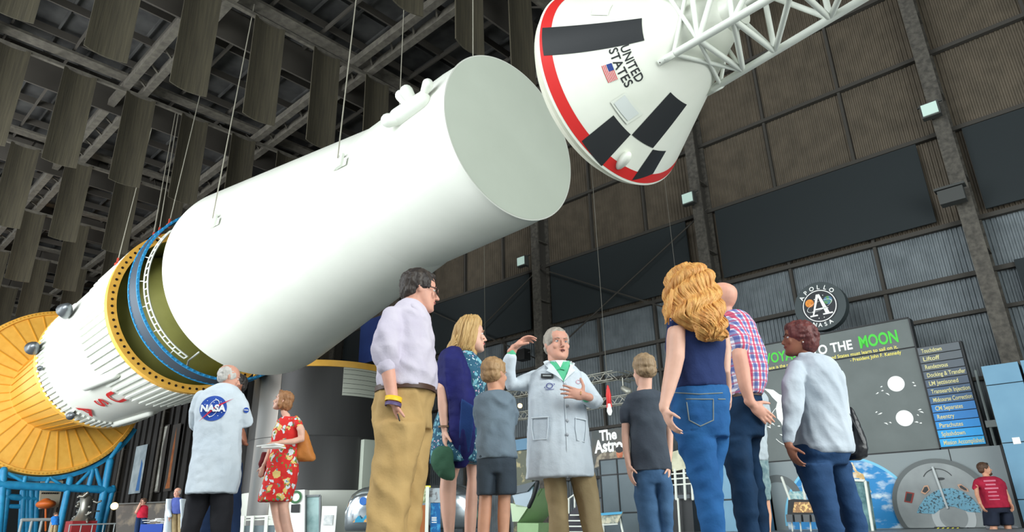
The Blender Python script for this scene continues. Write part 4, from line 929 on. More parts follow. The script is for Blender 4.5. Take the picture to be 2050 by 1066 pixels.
# ================================================================== FAR LEFT END OF THE HALL
b = MB(); b.box(W(100, VW-.5, 8), 80, .2, 16)
for k in range(40): b.box(W(61+2*k, VW-.7, 8), .35, .3, 16)
struct('wall_right_far', b, mat('dark_panelling', (58, 56, 54), .8, var=(.3, (44, 43, 42), .4, .7)))
def hbanner(lab, c, m, m2, poly):
    v = 33.0; b = MB(); P = [onV(x, y, v) for x, y in c]; u0, u1 = (P[0]@U+P[3]@U)/2, (P[1]@U+P[2]@U)/2; z1, z0 = (P[0][2]+P[1][2])/2, (P[2][2]+P[3][2])/2
    t = thing('hanging_banner', lab, 'banner', W((u0+u1)/2, v, z0), 'tall picture banners on the dark wall'); b.box(W((u0+u1)/2, v, (z0+z1)/2), abs(u1-u0), .06, z1-z0); b.build('banner_cloth', m, t)
    b = MB(); wd, hg = abs(u1-u0), z1-z0; fig(b, poly2(*[(x*wd, y*hg) for x, y in poly]), W((u0+u1)/2, v-.03, (z0+z1)/2), EX, Z, .01); b.build('banner_picture', m2, t, fix=False)
hbanner('pale blue-and-white picture banner, leftmost of three on the dark wall', ((273, 894), (296, 891), (280, 988), (258, 990)), mat('banner_pale', (184, 196, 200), .7, var=(.5, (150, 165, 172), .4, .6)), mat('banner_blue_print', (70, 120, 180), .7), [(.1, -.45), (.4, -.45), (.35, .1), (.2, .2)])
hbanner('grey-white picture banner, middle one of three on the dark wall', ((321, 855), (340, 850), (320, 985), (300, 990)), mat('banner_dark', (74, 70, 66), .7), mat('banner_streak', (206, 206, 196), .7, var=(.8, (150, 150, 140), .4, .6)), [(-.45, -.48), (.3, -.48), (.12, .15), (.3, .48), (-.2, .48), (-.05, .1)])
hbanner('dark banner with an orange rocket picture, rightmost of three on the dark wall', ((346, 853), (361, 847), (346, 983), (328, 985)), mat('banner_dark', (74, 70, 66), .7), mat('banner_orange', (190, 116, 62), .7, var=(.8, (150, 84, 44), .4, .6)), [(-.3, -.46), (.3, -.46), (.14, -.3), (.14, .1), (0, .45), (-.14, .1), (-.14, -.3)])
# blue stand carrying the cone
M_st = mat('stand_blue', (40, 152, 200), .45, var=(2, (32, 132, 182), .35, .65))
t = thing('blue_steel_stand', 'big blue tubular steel stand carrying the orange cone section', 'stand', W(74, 17.5, 0))
def N2(x, y): return (x/5.125, 860+y/5.125)
def sp(x, y, u=73.0): p = onU(*N2(x, y), u); return np.array([p[0], p[1], max(p[2], 0.)])
def bm_(nm, pts, r, u=73.0): b = MB(); b.tube([sp(*q, u) for q in pts], r, 10); b.build(nm, M_st, t, True)
for u in (73.2, 76.5):
    bm_('main_beam', [(-120, 545), (60, 572), (1150, 625)], .36, u)
    for x0, y0, x1, y1, r in ((40, 420, -30, 1200, .3), (720, 510, 570, 1200, .28), (1130, 330, 960, 1200, .34), (1160, 600, 1010, 1200, .24), (1080, 640, 920, 1200, .2), (950, 430, 910, 590, .22), (985, 420, 1040, 600, .2), (920, 440, 770, 590, .16), (1140, 290, 1240, 150, .2), (260, 500, 240, 560, .2), (520, 500, 640, 580, .14), (500, 510, 470, 570, .16), (80, 450, 300, 570, .14)):
        bm_('post' if r >= .2 else 'brace', [(x0, y0), (x1, y1)], r, u)
b = MB(); b.lathe(o5+d5*.1, d5, [(0, R5+.12), (0, R5+.5), (.5, R5+.5), (.5, R5+.12), (0, R5+.12)], 60, a0=PI*1.12, a1=PI*1.88)
bl_ = b
chk = min(v[2] for v in b.v)
if chk > 10: b = MB(); b.lathe(o5+d5*.1, d5, [(0, R5+.12), (0, R5+.5), (.5, R5+.5), (.5, R5+.12), (0, R5+.12)], 60, a0=PI*.12, a1=PI*.88)
b.build('cradle_arc', M_st, t, 'auto')
t = thing('far_blue_frame', 'smaller blue frame far behind the main blue stand at the left edge', 'stand', sp(200, 1000, 95)*np.array([1, 1, 0]))
for q in (((50, 690), (400, 720), .35), ((80, 640), (0, 1200), .35), ((240, 640), (200, 1200), .35), ((270, 640), (260, 1200), .3), ((320, 640), (300, 1200), .35), ((380, 630), (340, 1200), .35), ((60, 790), (390, 800), .25)):
    b = MB(); b.tube([sp(*q[0], 95), sp(*q[1], 95)], q[2], 8); b.build('frame_post', M_st, t, True)
t = thing('painting_board', 'cream backdrop board with a row of dark lettering marks behind the blue stand', 'board', sp(520, 900, 88)*np.array([1, 1, 0]))
b = MB(); b.prism([sp(*q, 88) for q in ((420, 530), (650, 530), (600, 800), (400, 820))], U*.2); b.build('backdrop', mat('cream_board', (188, 184, 164), .6), t)
b = MB()
for k in range(8): b.prism([sp(*q, 87.9) for q in ((430+22*k, 650), (446+22*k, 648), (440+22*k, 664), (426+22*k, 666))], U*.05)
b.build('dark_marks', M_edge, t)
b = MB(); b.ell(sp(470, 770, 86), (1.9, .8, .45), UVZ, 20).ell(sp(470, 750, 86), (.8, .5, .4), UVZ, 14); b.tube([sp(470, 790, 86), sp(470, 1040, 86)], .1, 6); tag(b.build('orange_craft', mat('craft_orange', (226, 112, 40), .5), smooth=True), 'small orange craft model on a stand behind the blue stand', 'model')
# engine on display
rnd = random.Random(3); eo = sp(860, 830, 70); t = thing('rocket_engine', 'silver tangled rocket engine on a red base right of the blue posts', 'engine', eo*np.array([1, 1, 0]))
M_en = mat('engine_metal', (150, 150, 142), .35, metal=.7)
for k in range(26):
    a = rnd.uniform(0, 2*PI); b = MB(); p = eo+np.array([math.cos(a)*rnd.uniform(.2, .9), math.sin(a)*rnd.uniform(.2, .9), rnd.uniform(-.8, 1.2)])
    q = p+np.array([rnd.uniform(-.7, .7), rnd.uniform(-.7, .7), rnd.uniform(-.6, .6)]); b.tube([p, (p+q)/2+np.array([0, 0, rnd.uniform(-.3, .3)]), q], rnd.uniform(.06, .14), 8); b.build('engine_pipe', M_en, t, True)
b = MB(); b.lathe(eo-Z*.9, Z, [(0, .9), (.5, .5), (1.2, .35), (2.0, .5), (2.2, .2)], 24); b.build('engine_bell', M_en, t, True)
b = MB(); z_ = eo[2]-.9; b.box(np.array([eo[0], eo[1], z_/2]), 1.9, 1.9, z_); b.build('red_base', mat('base_red', (150, 40, 44), .6), t)
# railings at the back
def longrail(lab, p, q, u0, m, posts, r=.05):
    P, Q = onU(*p, u0), onU(*q, u0); t = thing('metal_railing', lab, 'railing', (P+Q)/2*np.array([1, 1, 0])); b = MB(); b.tube([P, Q], r, 8); b.build('rail', m, t)
    for k in range(posts):
        a = P+(Q-P)*k/(posts-1); b = MB(); b.tube([a, a*np.array([1, 1, 0])], r*.8, 8); b.build('rail_post', m, t)
longrail('thick pale tube rail at the far left bottom', (44, 1042), (104, 1041), 60, mat('rail_dull', (150, 156, 156), .5), 4, .11)
longrail('thin pale railing in front of the blue posts', (140, 1052), (272, 1048), 52, mat('rail_dull', (150, 156, 156), .5), 7, .045)
t = thing('cloth_table', 'table with blue cloth and heaped white papers between two far people', 'table', onY(314, 1060, 29)*np.array([1, 1, 0]))
p = onY(314, 1050, 29); b = MB(); b.box((p[0], 29, p[2]/2), .9, .8, p[2], np.eye(3)); b.build('blue_cloth', mat('cloth_blue', (34, 70, 160), .7), t)
b = MB(); rnd = random.Random(5)
for k in range(12): b.box((p[0]+rnd.uniform(-.35, .35), 29+rnd.uniform(-.3, .3), p[2]+.02+.02*k*.8), .3, .25, .02, (np.array([math.cos(k), math.sin(k), 0]), np.array([-math.sin(k), math.cos(k), 0]), Z))
tag(b.build('paper_heap', M_w), 'heap of white papers on the blue-covered table', 'papers')
t = thing('display_shelves', 'low dark display wall with warm lamps behind the far people', 'display wall', onY(290, 1060, 38)*np.array([1, 1, 0]))
yq(t, 'display_back', [(232, 1010), (372, 1004), (372, 1090), (232, 1090)], mat('display_back', (70, 66, 62), .7, var=(1.2, (110, 100, 86), .5, .6)), 38, .3)
b = MB(); b.beam(onY(232, 1010, 37.9), onY(372, 1004, 37.9), .06, .06); b.build('display_rail', M_flood, t)
b = MB(); b.ell(onY(229, 1014, 37), .18); b.build('warm_lamp', mat('bulb_lit', (255, 214, 150), .3, emis=((255, 200, 120), 6)), t, True)
# ================================================================== PEOPLE
def unit(v): v = np.array(v, float); return v/(np.linalg.norm(v)+1e-9)
def skin(name, rgb): 
    m = mat(name, rgb, .5, spec=.35, var=(9, tuple(int(x*.93) for x in rgb), .4, .65), bump=(70, .08, .004))
    m.node_tree.nodes['Principled BSDF'].inputs['Subsurface Weight'].default_value = .06
    m.node_tree.nodes['Principled BSDF'].inputs['Subsurface Radius'].default_value = (.02, .008, .004); return m
SK = skin('skin_fair', (226, 178, 156)); SKR = skin('skin_ruddy', (216, 160, 138)); SKB = skin('skin_brown', (150, 98, 76)); SKT = skin('skin_tan', (214, 158, 128))
def cloth(name, rgb, rgb2=None, s=7, fine=90, rough=.85, k=.35):
    rgb2 = rgb2 or tuple(int(c*.9) for c in rgb)
    return mat(name, rgb, rough, var=(s, rgb2, .35, .7), bump=(fine, k, .004), spec=.2)
def hairmat(name, rgb, rgb2): return mat(name, rgb, .5, var=(40, rgb2, .35, .65), bump=(60, .8, .01), stretch=(1, 1, .14), spec=.35)
M_eye = mat('eye_white', (232, 230, 226), .3); M_iris = mat('eye_iris', (60, 52, 44), .3); M_shoe = mat('shoe_dark', (40, 34, 30), .5); M_snk = mat('shoe_grey', (110, 112, 116), .6)
M_lab = cloth('lab_coat_white', (212, 221, 228), (200, 211, 220), s=3)
def se(a, n=2.3): c, s = math.cos(a), math.sin(a); return np.sign(c)*abs(c)**(2/n), np.sign(s)*abs(s)**(2/n)
class Fig:
    def __init__(s, label, px, py, H, skin_, group=None, az=0):
        r = ray(px, py); s.Y = (H-H0)*r[1]/r[2]; p = onY(px, py, s.Y); s.sk = skin_; s.az = az
        s.t = thing('person', label, 'person', (p[0], s.Y, 0), group); s.body = MB(); s.H = H; s.feet = []; s.k = 1.; s.root = None; s.bones = []
    def pt(s, px, py, dd=0.): return onY(px, py, s.Y+dd*s.k)
    def px(s, p): return axdepth(p)/F_PX
    def secs(s, rows, sc=1., n=28, ex=2.3):
        out = []
        for r in rows:
            xl, xr, y, th = r[:4]; dd = r[4] if len(r) > 4 else 0.; tilt = r[5] if len(r) > 5 else 0.
            a, c = s.pt(xl, y, dd), s.pt(xr, y, dd); o = (a+c)/2; h = (c-a)/2*sc; h[2] = 0; o[2] += 0
            vd = unit(np.array([-h[1], h[0], 0])); b_ = th*s.k/2*sc
            out.append([o+h*se(k, ex)[0]+vd*b_*se(k, ex)[1]+Z*tilt*(h@np.array([1, 0, 0]))*se(k, ex)[0]*0+Z*(-tilt)*se(k, ex)[1] for k in [2*PI*j/n for j in range(n)]])
        return out
    def rows(s, b, rows, sc=1., n=28, ex=2.3): b.loft(s.secs(rows, sc, n, ex)); return b
    def limb(s, b, pts, sc=1., n=14, flat=1., up=None):
        P = [s.pt(q[0], q[1], q[2]) for q in pts]; b.tube(P, [q[3]*s.px(p)*sc for q, p in zip(pts, P)], n, flat=flat, up=up); return b
    def torso(s, rows): s.rows(s.body, rows, .84); s.root = np.array(s.secs(rows)[-1]).mean(0)
    def leg(s, b, rows, ankle=.075, sc=1., shoe=M_shoe, bare=False, dxy=(0, 0), floor=True):
        S = s.secs(rows, sc); l = np.array(S[-1]); c = l.mean(0); rad = np.linalg.norm((l-c)[:, :2], axis=1).mean()
        for z, k in ((.30, .9), (.11, 1.)):
            if z < c[2]-.04:
                kk = ankle*sc/rad if z < .2 else (.45+.55*ankle*sc/rad)
                f = (c[2]-z)/c[2]; S.append([np.array([c[0]+dxy[0]*f, c[1]+dxy[1]*f, z])+(q-c)*np.array([kk, kk, 0]) for q in l])
        s.bones.append([np.array(q_).mean(0) for q_ in S]); b.loft(S); s.feet.append((np.array([c[0]+dxy[0], c[1]+dxy[1], 0.]), shoe)); return b
    def shoes(s):
        f = np.array([math.sin(math.radians(s.az)), math.cos(math.radians(s.az)), 0]); x = np.cross(f, Z)
        seen = []
        if s.root is not None:
            for C_ in s.bones: s.body.tube([s.root+Z*.05]+C_, [.03*s.k]+[.026*s.k]*len(C_), 8)
        for p, m in s.feet:
            if any(np.linalg.norm(p-q) < .05 for q in seen): continue
            seen.append(p); k = s.k; b = MB(); S = []
            for y, w_, h in ((-.09, .03, .06), (-.075, .038, .1), (-.03, .04, .11), (.03, .042, .1), (.09, .048, .075), (.15, .046, .055), (.18, .03, .035)):
                S.append([p+f*y*k+x*w_*k*se(a, 2.6)[0]+Z*(h/2+h/2*se(a, 2.6)[1])*k for a in [2*PI*j/18 for j in range(18)]])
            b.loft(S); b.build('shoe', m, s.t, 'auto')
            s.body.tube([p+Z*.04*k, p+f*.1*k+Z*.035*k], .025*k, 8).tube([p+Z*.05, p+Z*.2], .035*k, 10)
    def head(s, px, py, hpx, az, pitch=0, roll=0, dd=0., jaw=1., neck=None, female=False, look=0.):
        o = s.pt(px, py, dd); hh = hpx*s.px(o)*1.02; A_, P_, R_ = map(math.radians, (az, pitch, roll)); s.k = hh/(.2 if s.H < 1.5 else .235)
        f = np.array([math.sin(A_)*math.cos(P_), math.cos(A_)*math.cos(P_), math.sin(P_)]); x = unit(np.cross(f, Z)); z = np.cross(x, f)
        x, z = x*math.cos(R_)+z*math.sin(R_), z*math.cos(R_)-x*math.sin(R_)
        s.hf = (o, x, f, z, hh); T = lambda a, b_, c: o+(x*a+f*b_+z*c)*hh; s.T = T; b = s.body; E3 = (x, f, z)
        J = jaw; S = []
        for zz, w_, fr, bk in ((-.50, .10*J, .31, .14), (-.465, .155*J, .355, .06), (-.41, .20*J, .37, -.02), (-.34, .235*J, .365, -.1), (-.27, .262*J, .36, -.2), (-.18, .285*J, .352, -.3), (-.08, .305, .345, -.38), (0, .318, .335, -.42), (.05, .325, .345, -.44), (.11, .33, .365, -.455), (.2, .33, .36, -.465), (.29, .315, .325, -.45), (.37, .275, .265, -.40), (.43, .215, .19, -.32), (.475, .14, .09, -.22), (.5, .05, .0, -.1)):
            S.append([T(w_*se(a, 2.15)[0], (fr+bk)/2+(fr-bk)/2*se(a, 2.15)[1], zz) for a in [2*PI*j/28 for j in range(28)]])
        b.loft(S)
        ns = .86 if female else 1.
        b.tube([T(0, .345, .03), T(0, .40, -.06), T(0, .345+.115*ns, -.145)], [.028*hh, .034*hh, .042*hh*ns], 10)
        for q in (-1, 1):
            b.ell(T(q*.035, .40, -.158), (.03*hh, .035*hh, .024*hh), E3, 10)
            b.ell(T(q*.135, .345, .085), (.085*hh, .03*hh, .022*hh), E3, 10)         # brow
            b.ell(T(q*.165, .285, -.11), (.10*hh, .055*hh, .10*hh), E3, 12)             # cheek
            b.ell(T(q*.325, -.04, -.045), (.022*hh, .055*hh, .085*hh), (unit(x+f*-.35*q), f, z), 12)
            b.ell(T(q*.345, -.065, -.01), (.018*hh, .04*hh, .05*hh), (unit(x+f*-.5*q), f, z), 10)
        b.ell(T(0, .365, -.235), (.082*hh, .032*hh, .017*hh), E3, 12).ell(T(0, .36, -.275), (.07*hh, .034*hh, .02*hh), E3, 12)
        b.ell(T(0, .335, -.43), (.075*hh, .05*hh, .05*hh), E3, 12)
        if neck:
            n0 = s.pt(neck[0], neck[1], neck[2] if len(neck) > 3 else dd); b.tube([T(0, -.08, -.2), (T(0, -.06, -.42)+n0)/2, n0], [neck[-1]*s.px(n0)*.95, neck[-1]*s.px(n0)*.95, neck[-1]*s.px(n0)*1.08], 18)
        return s
    def face(s, brow=(110, 80, 60), lip=(196, 110, 104), mouth_open=False, iris=M_iris, browk=1.):
        o, x, f, z, hh = s.hf; T = s.T
        for q in (-1, 1):
            b = MB(); b.ell(T(q*.135, .312, .010), (.042*hh, .042*hh, .032*hh), (x, f, z), 14); e = b.build('eye', M_eye, s.t, True)
            b = MB(); b.ell(T(q*.132, .351, .012), (.023*hh, .009*hh, .023*hh), (x, f, z), 12); b.build('iris', iris, e, True)
            b = MB(); b.tube([T(q*.185, .332, .028), T(q*.135, .352, .045), T(q*.085, .338, .03)], .010*hh, 6); b.build('upper_eyelid', s.sk, s.t, True)
            b = MB(); b.tube([T(q*.21, .335, .085), T(q*.14, .372, .108), T(q*.07, .372, .09)], [.009*hh*browk, .016*hh*browk, .012*hh*browk], 8); b.build('eyebrow', mat('brow_%d_%d_%d' % brow, brow, .8), s.t, True)
        b = MB(); lm = mat('lip_%d_%d_%d' % lip, lip, .45)
        if mouth_open:
            b.tube([T(-.075, .365, -.245), T(0, .4, -.228), T(.075, .365, -.245)], .013*hh, 8).tube([T(-.07, .36, -.26), T(0, .388, -.305), T(.07, .36, -.26)], .014*hh, 8); b.build('lips', lm, s.t, True)
            b = MB(); b.ell(T(0, .382, -.265), (.062*hh, .02*hh, .036*hh), (x, f, z), 12); b.build('open_mouth', mat('mouth_dark', (84, 36, 34), .6), s.t, True)
        else:
            b.tube([T(-.08, .358, -.252), T(-.02, .396, -.242), T(.02, .396, -.242), T(.08, .358, -.252)], .012*hh, 8).tube([T(-.07, .358, -.262), T(0, .394, -.275), T(.07, .358, -.262)], .014*hh, 8); b.build('lips', lm, s.t, True)
    def cap(s, m, kind='short', vox=None, disp=.012):
        o, x, f, z, hh = s.hf; T = s.T; b = MB(); E3 = (x, f, z)
        if kind == 'short': b.ell(T(0, -.075, .16), (.375*hh, .43*hh, .395*hh), E3, 24).ell(T(0, -.2, -.05), (.325*hh, .275*hh, .25*hh), E3, 20).ell(T(0, .2, .37), (.22*hh, .16*hh, .1*hh), E3, 16)
        if kind == 'boy': b.ell(T(0, -.07, .16), (.37*hh, .43*hh, .39*hh), E3, 24).ell(T(0, -.18, -.06), (.34*hh, .30*hh, .25*hh), E3, 20).ell(T(0, .22, .33), (.25*hh, .17*hh, .12*hh), E3, 16)
        if kind == 'thin': b.ell(T(0, -.07, .165), (.362*hh, .405*hh, .382*hh), E3, 24).ell(T(0, -.2, -.06), (.325*hh, .26*hh, .22*hh), E3, 20).ell(T(.25, .04, .12), (.09*hh, .22*hh, .22*hh), E3, 14).ell(T(-.25, .04, .12), (.09*hh, .22*hh, .22*hh), E3, 14)
        if kind == 'receding': b.ell(T(0, -.13, .13), (.35*hh, .36*hh, .36*hh), E3, 24).ell(T(0, -.2, -.06), (.325*hh, .26*hh, .22*hh), E3, 20); b.ell(T(.27, .0, .06), (.07*hh, .22*hh, .2*hh), E3, 14).ell(T(-.27, .0, .06), (.07*hh, .22*hh, .2*hh), E3, 14)
        if kind == 'afro':
            b.ell(T(0, -.1, .14), (.42*hh, .46*hh, .42*hh), E3, 24).ell(T(0, -.22, -.1), (.38*hh, .34*hh, .32*hh), E3, 20).ell(T(0, .2, .34), (.25*hh, .17*hh, .14*hh), E3, 16)
            rn = random.Random(11)
            for k in range(420):
                d = unit([rn.gauss(0, 1), rn.gauss(0, 1), rn.gauss(0, 1)])
                if d[2] < -.5 or (d[1] > .45 and d[2] < .45): continue
                p = T(0+.42*d[0], -.1+.46*d[1], .12+.43*d[2]); b.ell(p, rn.uniform(.03, .055)*hh, None, 6)
        if kind == 'bob':
            b.ell(T(0, -.08, .15), (.38*hh, .43*hh, .385*hh), E3, 24).ell(T(0, -.2, -.15), (.37*hh, .31*hh, .36*hh), E3, 20)
            for q in (-1, 1): b.tube([T(q*.3, .12, .25), T(q*.35, .08, 0), T(q*.34, .03, -.3), T(q*.28, .0, -.44)], [.09*hh, .09*hh, .09*hh, .05*hh], 10)
            b.tube([T(-.1, .25, .42), T(.25, .22, .3)], .09*hh, 10)
        h = b.build('hair', m, s.t, True); melt(h, vox or .006, 1, [(.02, disp, 0)]); return h
    def strands(s, b, rows, n, r=.006, wav=.01, freq=3., front=(0, 2*PI), seed=1, ex=2.1, off=1.0):
        S = [np.array(q) for q in s.secs(rows, 1., 64, ex)]; rn = random.Random(seed); m = len(S)
        for k in range(n):
            a = rn.uniform(*front)/(2*PI)*64; t0 = rn.uniform(0, .25)*(m-1); t1 = (m-1)*rn.uniform(.72, 1.); ph = .22*a+rn.uniform(-.35, .35); rr = r*rn.uniform(.7, 1.4); P = []; N_ = max(8, int((t1-t0)*4)); sh = rn.uniform(-1, 1)
            for i in range(N_+1):
                t = t0+(t1-t0)*i/N_; j = min(int(t), m-2); u_ = t-j; aa = (a+sh*i/N_+wav*120*math.sin(ph+freq*t)) % 64; a0 = int(aa) % 64; fr = aa-int(aa)
                q0 = S[j][a0]*(1-fr)+S[j][(a0+1) % 64]*fr; q1 = S[j+1][a0]*(1-fr)+S[j+1][(a0+1) % 64]*fr; p = q0*(1-u_)+q1*u_
                c = S[j].mean(0)*(1-u_)+S[j+1].mean(0)*u_; e = unit(p-c); P.append(p+e*(wav*math.sin(ph*2+freq*1.7*t)+(off-1.)*.1))
            b.tube(P, [rr*(1-.55*i/N_) for i in range(N_+1)], 6)
        return b
    def hand(s, w, d, nrm, L=.175, curl=(.35, .45, .3), side=1, spread=.05, thumb=(.55, .7, .3), b=None):
        L *= s.k*.92; b = b or s.body; w = np.array(w, float); d = unit(d); nrm = unit(np.array(nrm, float)-(np.array(nrm, float)@d)*d); sd = np.cross(nrm, d)*side
        b.ell(w+d*.27*L, (.215*L, .31*L, .10*L), (sd, d, nrm), 14).ell(w+d*.2*L+sd*.12*L+nrm*.04*L, (.11*L, .2*L, .1*L), (sd, d, nrm), 12)
        b.tube([w-d*.15*L, w+d*.15*L], [.15*L, .15*L], 12, flat=.75, up=nrm)
        for k in range(4):
            r = w+d*L*(.50, .525, .51, .46)[k]+sd*L*(.165, .055, -.055, -.155)[k]; ln = L*(.38, .43, .40, .32)[k]; a = 0; P = [r-d*.1*L, r]
            dd_ = unit(d+sd*spread*(1.5, .5, -.5, -1.5)[k])
            for q, c in zip((.45, .3, .25), curl): a += c*(1+.08*k); r = r+(dd_*math.cos(a)+nrm*math.sin(a))*ln*q; P.append(r)
            b.tube(P, [L*.052, L*.05, L*.046, L*.043, L*.036], 8)
        r = w+d*.12*L+sd*.15*L; t = unit(d*thumb[0]+sd*thumb[1]+nrm*thumb[2]); t2 = unit(t+d*.5+nrm*.15); b.tube([r, r+t*.2*L, r+t*.2*L+t2*.15*L, r+t*.2*L+t2*.27*L], [.075*L, .062*L, .054*L, .045*L], 8)
        return b
    def splat(s, nm, q, m, off, bv, par, step=.015):      # a cloth piece lying on a garment, outlined in the view
        ps = [s.pt(x, y, 0) for x, y in q]; o = np.mean(ps, 0); vd = unit((o-CAM)*np.array([1, 1, 0])); ex = unit(np.cross(vd, Z)); b = MB()
        fig(b, ([((p-o)@ex, (p-o)[2]) for p in ps], [tuple(range(len(ps)))]), o, ex, Z, off, bvh=bv, rd=unit(o-CAM), step=step); return b.build(nm, m, par, True, fix=False)
    def done(s, vox=.005):
        s.shoes(); o = s.body.build('body', s.sk, s.t, True); melt(o, vox, 2); return o
from mathutils import noise as NZ
def crease(o, amp, fx, fz, ang, seed=0):             # cloth creases: ridges running down (or across) the garment
    me = o.data; n = len(me.vertices); co = np.empty(n*3); no = np.empty(n*3); me.vertices.foreach_get('co', co); me.vertices.foreach_get('normal', no)
    co = co.reshape(-1, 3); no = no.reshape(-1, 3); c, s_ = math.cos(ang), math.sin(ang); q = np.stack([(co[:, 0]*c+co[:, 2]*s_)*fx+seed, co[:, 1]*fx, (-co[:, 0]*s_+co[:, 2]*c)*fz], 1)
    h = np.array([(.42-abs(NZ.noise(p)))*1.0+.35*NZ.noise((p[0]*2.1+7, p[1]*2.1, p[2]*2.3)) for p in q.tolist()])
    w_ = np.clip(1-abs(no[:, 2])*1.1, 0, 1); co += no*(h*w_*amp)[:, None]; me.vertices.foreach_set('co', co.ravel()); me.update()
FOLD = {'coat': (.022, 8, 1.6, .0), 'lab_coat': (.020, 9, 1.8, .0), 'shirt': (.028, 10, 4.5, .7), 'blouse': (.024, 10, 3.0, .35), 'trousers': (.026, 9, 4.0, .5), 'jeans': (.02, 7, 9, .2), 'dress': (.016, 12, 3, .1), 'shawl': (.026, 12, 1.6, .05),
        't_shirt': (.02, 9, 4, .4), 'top': (.010, 9, 5, .5), 'plaid_shirt': (.02, 9, 4, .4), 'shorts': (.014, 10, 3, 0), 'trouser_leg': (.018, 9, 2.5, .15), 'jeans_leg': (.014, 8, 3, .1)}
def garment(s, name, b, m, vox=.009, disp=((.10, .034), (.035, .011)), sm=3, label=None):
    o = b.build(name, m, s.t, True); melt(o, vox, sm, [(a, c*.45, 0) for a, c in disp] if disp else None)
    if name in FOLD:
        a, fx, fz, an = FOLD[name]; crease(o, a*s.k, fx/s.k, fz/s.k, an, len(bpy.data.objects) % 17)
    if label: o['label'] = label
    return o
# ---------- elderly man in white coat, seen from behind (left)
def mkcoatback():
    s = Fig('white-haired person in long white coat with round blue back emblem, seen from behind', 455, 733, 1.75, SKR, az=30)
    s.head(459, 757, 49, 58, -12, neck=(452, 778, 0, 9.5)); s.face((190, 186, 180))
    R_ = [(438, 468, 770, .16), (424, 474, 776, .2), (408, 482, 785, .24), (398, 486, 800, .28), (394, 484, 830, .30), (393, 480, 870, .31), (388, 481, 910, .33), (382, 480, 950, .36), (377, 472, 990, .40)]
    s.torso(R_[:7]); b = MB(); s.rows(b, R_)
    s.limb(b, [(404, 795, 0, 13), (392, 825, .02, 13), (391, 852, .06, 11.5), (412, 872, .26, 10), (438, 866, .36, 9)]); s.limb(b, [(478, 798, 0, 13), (486, 825, .02, 14), (494, 846, .05, 13), (488, 846, .25, 11), (478, 830, .36, 9)])
    s.limb(b, [(436, 776, 0, 5), (452, 773, .02, 5.5), (468, 780, .0, 5)])
    c = garment(s, 'coat', b, M_lab); s.limb(s.body, [(404, 795, 0, 8), (392, 850, .06, 7), (438, 866, .36, 6)]); s.limb(s.body, [(478, 798, 0, 8), (494, 846, .05, 8), (478, 830, .36, 6)])
    s.hand(s.pt(480, 818, .38), (.1, .2, 1), (-1, 0, 0), L=.16, curl=(.5, .6, .4)); s.hand(s.pt(444, 864, .38), (1, .3, 0), (0, 0, 1), L=.16)
    for rw in ([(382, 426, 975, .2), (374, 418, 1010, .19), (366, 396, 1066, .18)], [(424, 468, 975, .2), (424, 464, 1010, .19), (425, 459, 1066, .17)]):
        b = MB(); s.leg(b, rw, .08); garment(s, 'trouser_leg', b, cloth('trouser_black', (42, 42, 46)), .012); 
    s.cap(hairmat('hair_white', (206, 202, 196), (176, 172, 166)), 'receding'); s.done()
    # round emblem on the back
    bv = bvh_of(c); o, n = hit(427, 818, bv); vd = unit((o-CAM)*np.array([1, 1, .3])); ex = unit(np.cross(vd, Z)); ey = np.cross(ex, vd); k = s.px(o); r = 25*k
    M_nb = mat('emblem_blue', (34, 76, 168), .7); M_nr = mat('emblem_red', (206, 36, 66), .7); W_ = mat('emblem_white', (236, 238, 240), .7)
    for nm, m_, shp, of in (('emblem_disc', M_nb, [disc2(r, 48)], .006), ('emblem_orbit', W_, [ring2(r*.66, r*.72, 44, sy=.52, rot=1.25)], .012), ('emblem_swoosh', M_nr, [poly2((-r*.95, -r*1.05), (-r*.3, -r*.28), (r*.2, r*.22), (r*1.45, r*.82), (r*.25, r*.06), (-r*.25, -r*.42)), ], .016),
                            ('emblem_letters', W_, [text2d('NASA', r*.5, r*1.85, .05)], .021), ('emblem_stars', W_, [disc2(r*.035, 8, r*x, r*y) for x, y in ((-.5, .6), (.1, .75), (.5, .5), (-.2, -.7), (.4, -.6), (.0, .45), (-.65, .3), (.65, -.35))], .012)):
        b = MB()
        for v_ in shp: fig(b, v_, o, ex, ey, of, bvh=bv, rd=vd, step=.02)
        b.build(nm, m_, c, fix=False)
    o, n = hit(493, 822, bv)
    if o is not None:
        b = MB(); fig(b, disc2(5.5*k, 24), o, ex, ey, .008, bvh=bv, rd=vd, step=.02); b.build('sleeve_patch', M_nb, c, fix=False); b = MB(); fig(b, text2d('NASA', 2.5*k, 9*k, .03), o, ex, ey, .014, bvh=bv, rd=vd, step=.01); b.build('patch_letters', W_, c, fix=False)
mkcoatback()
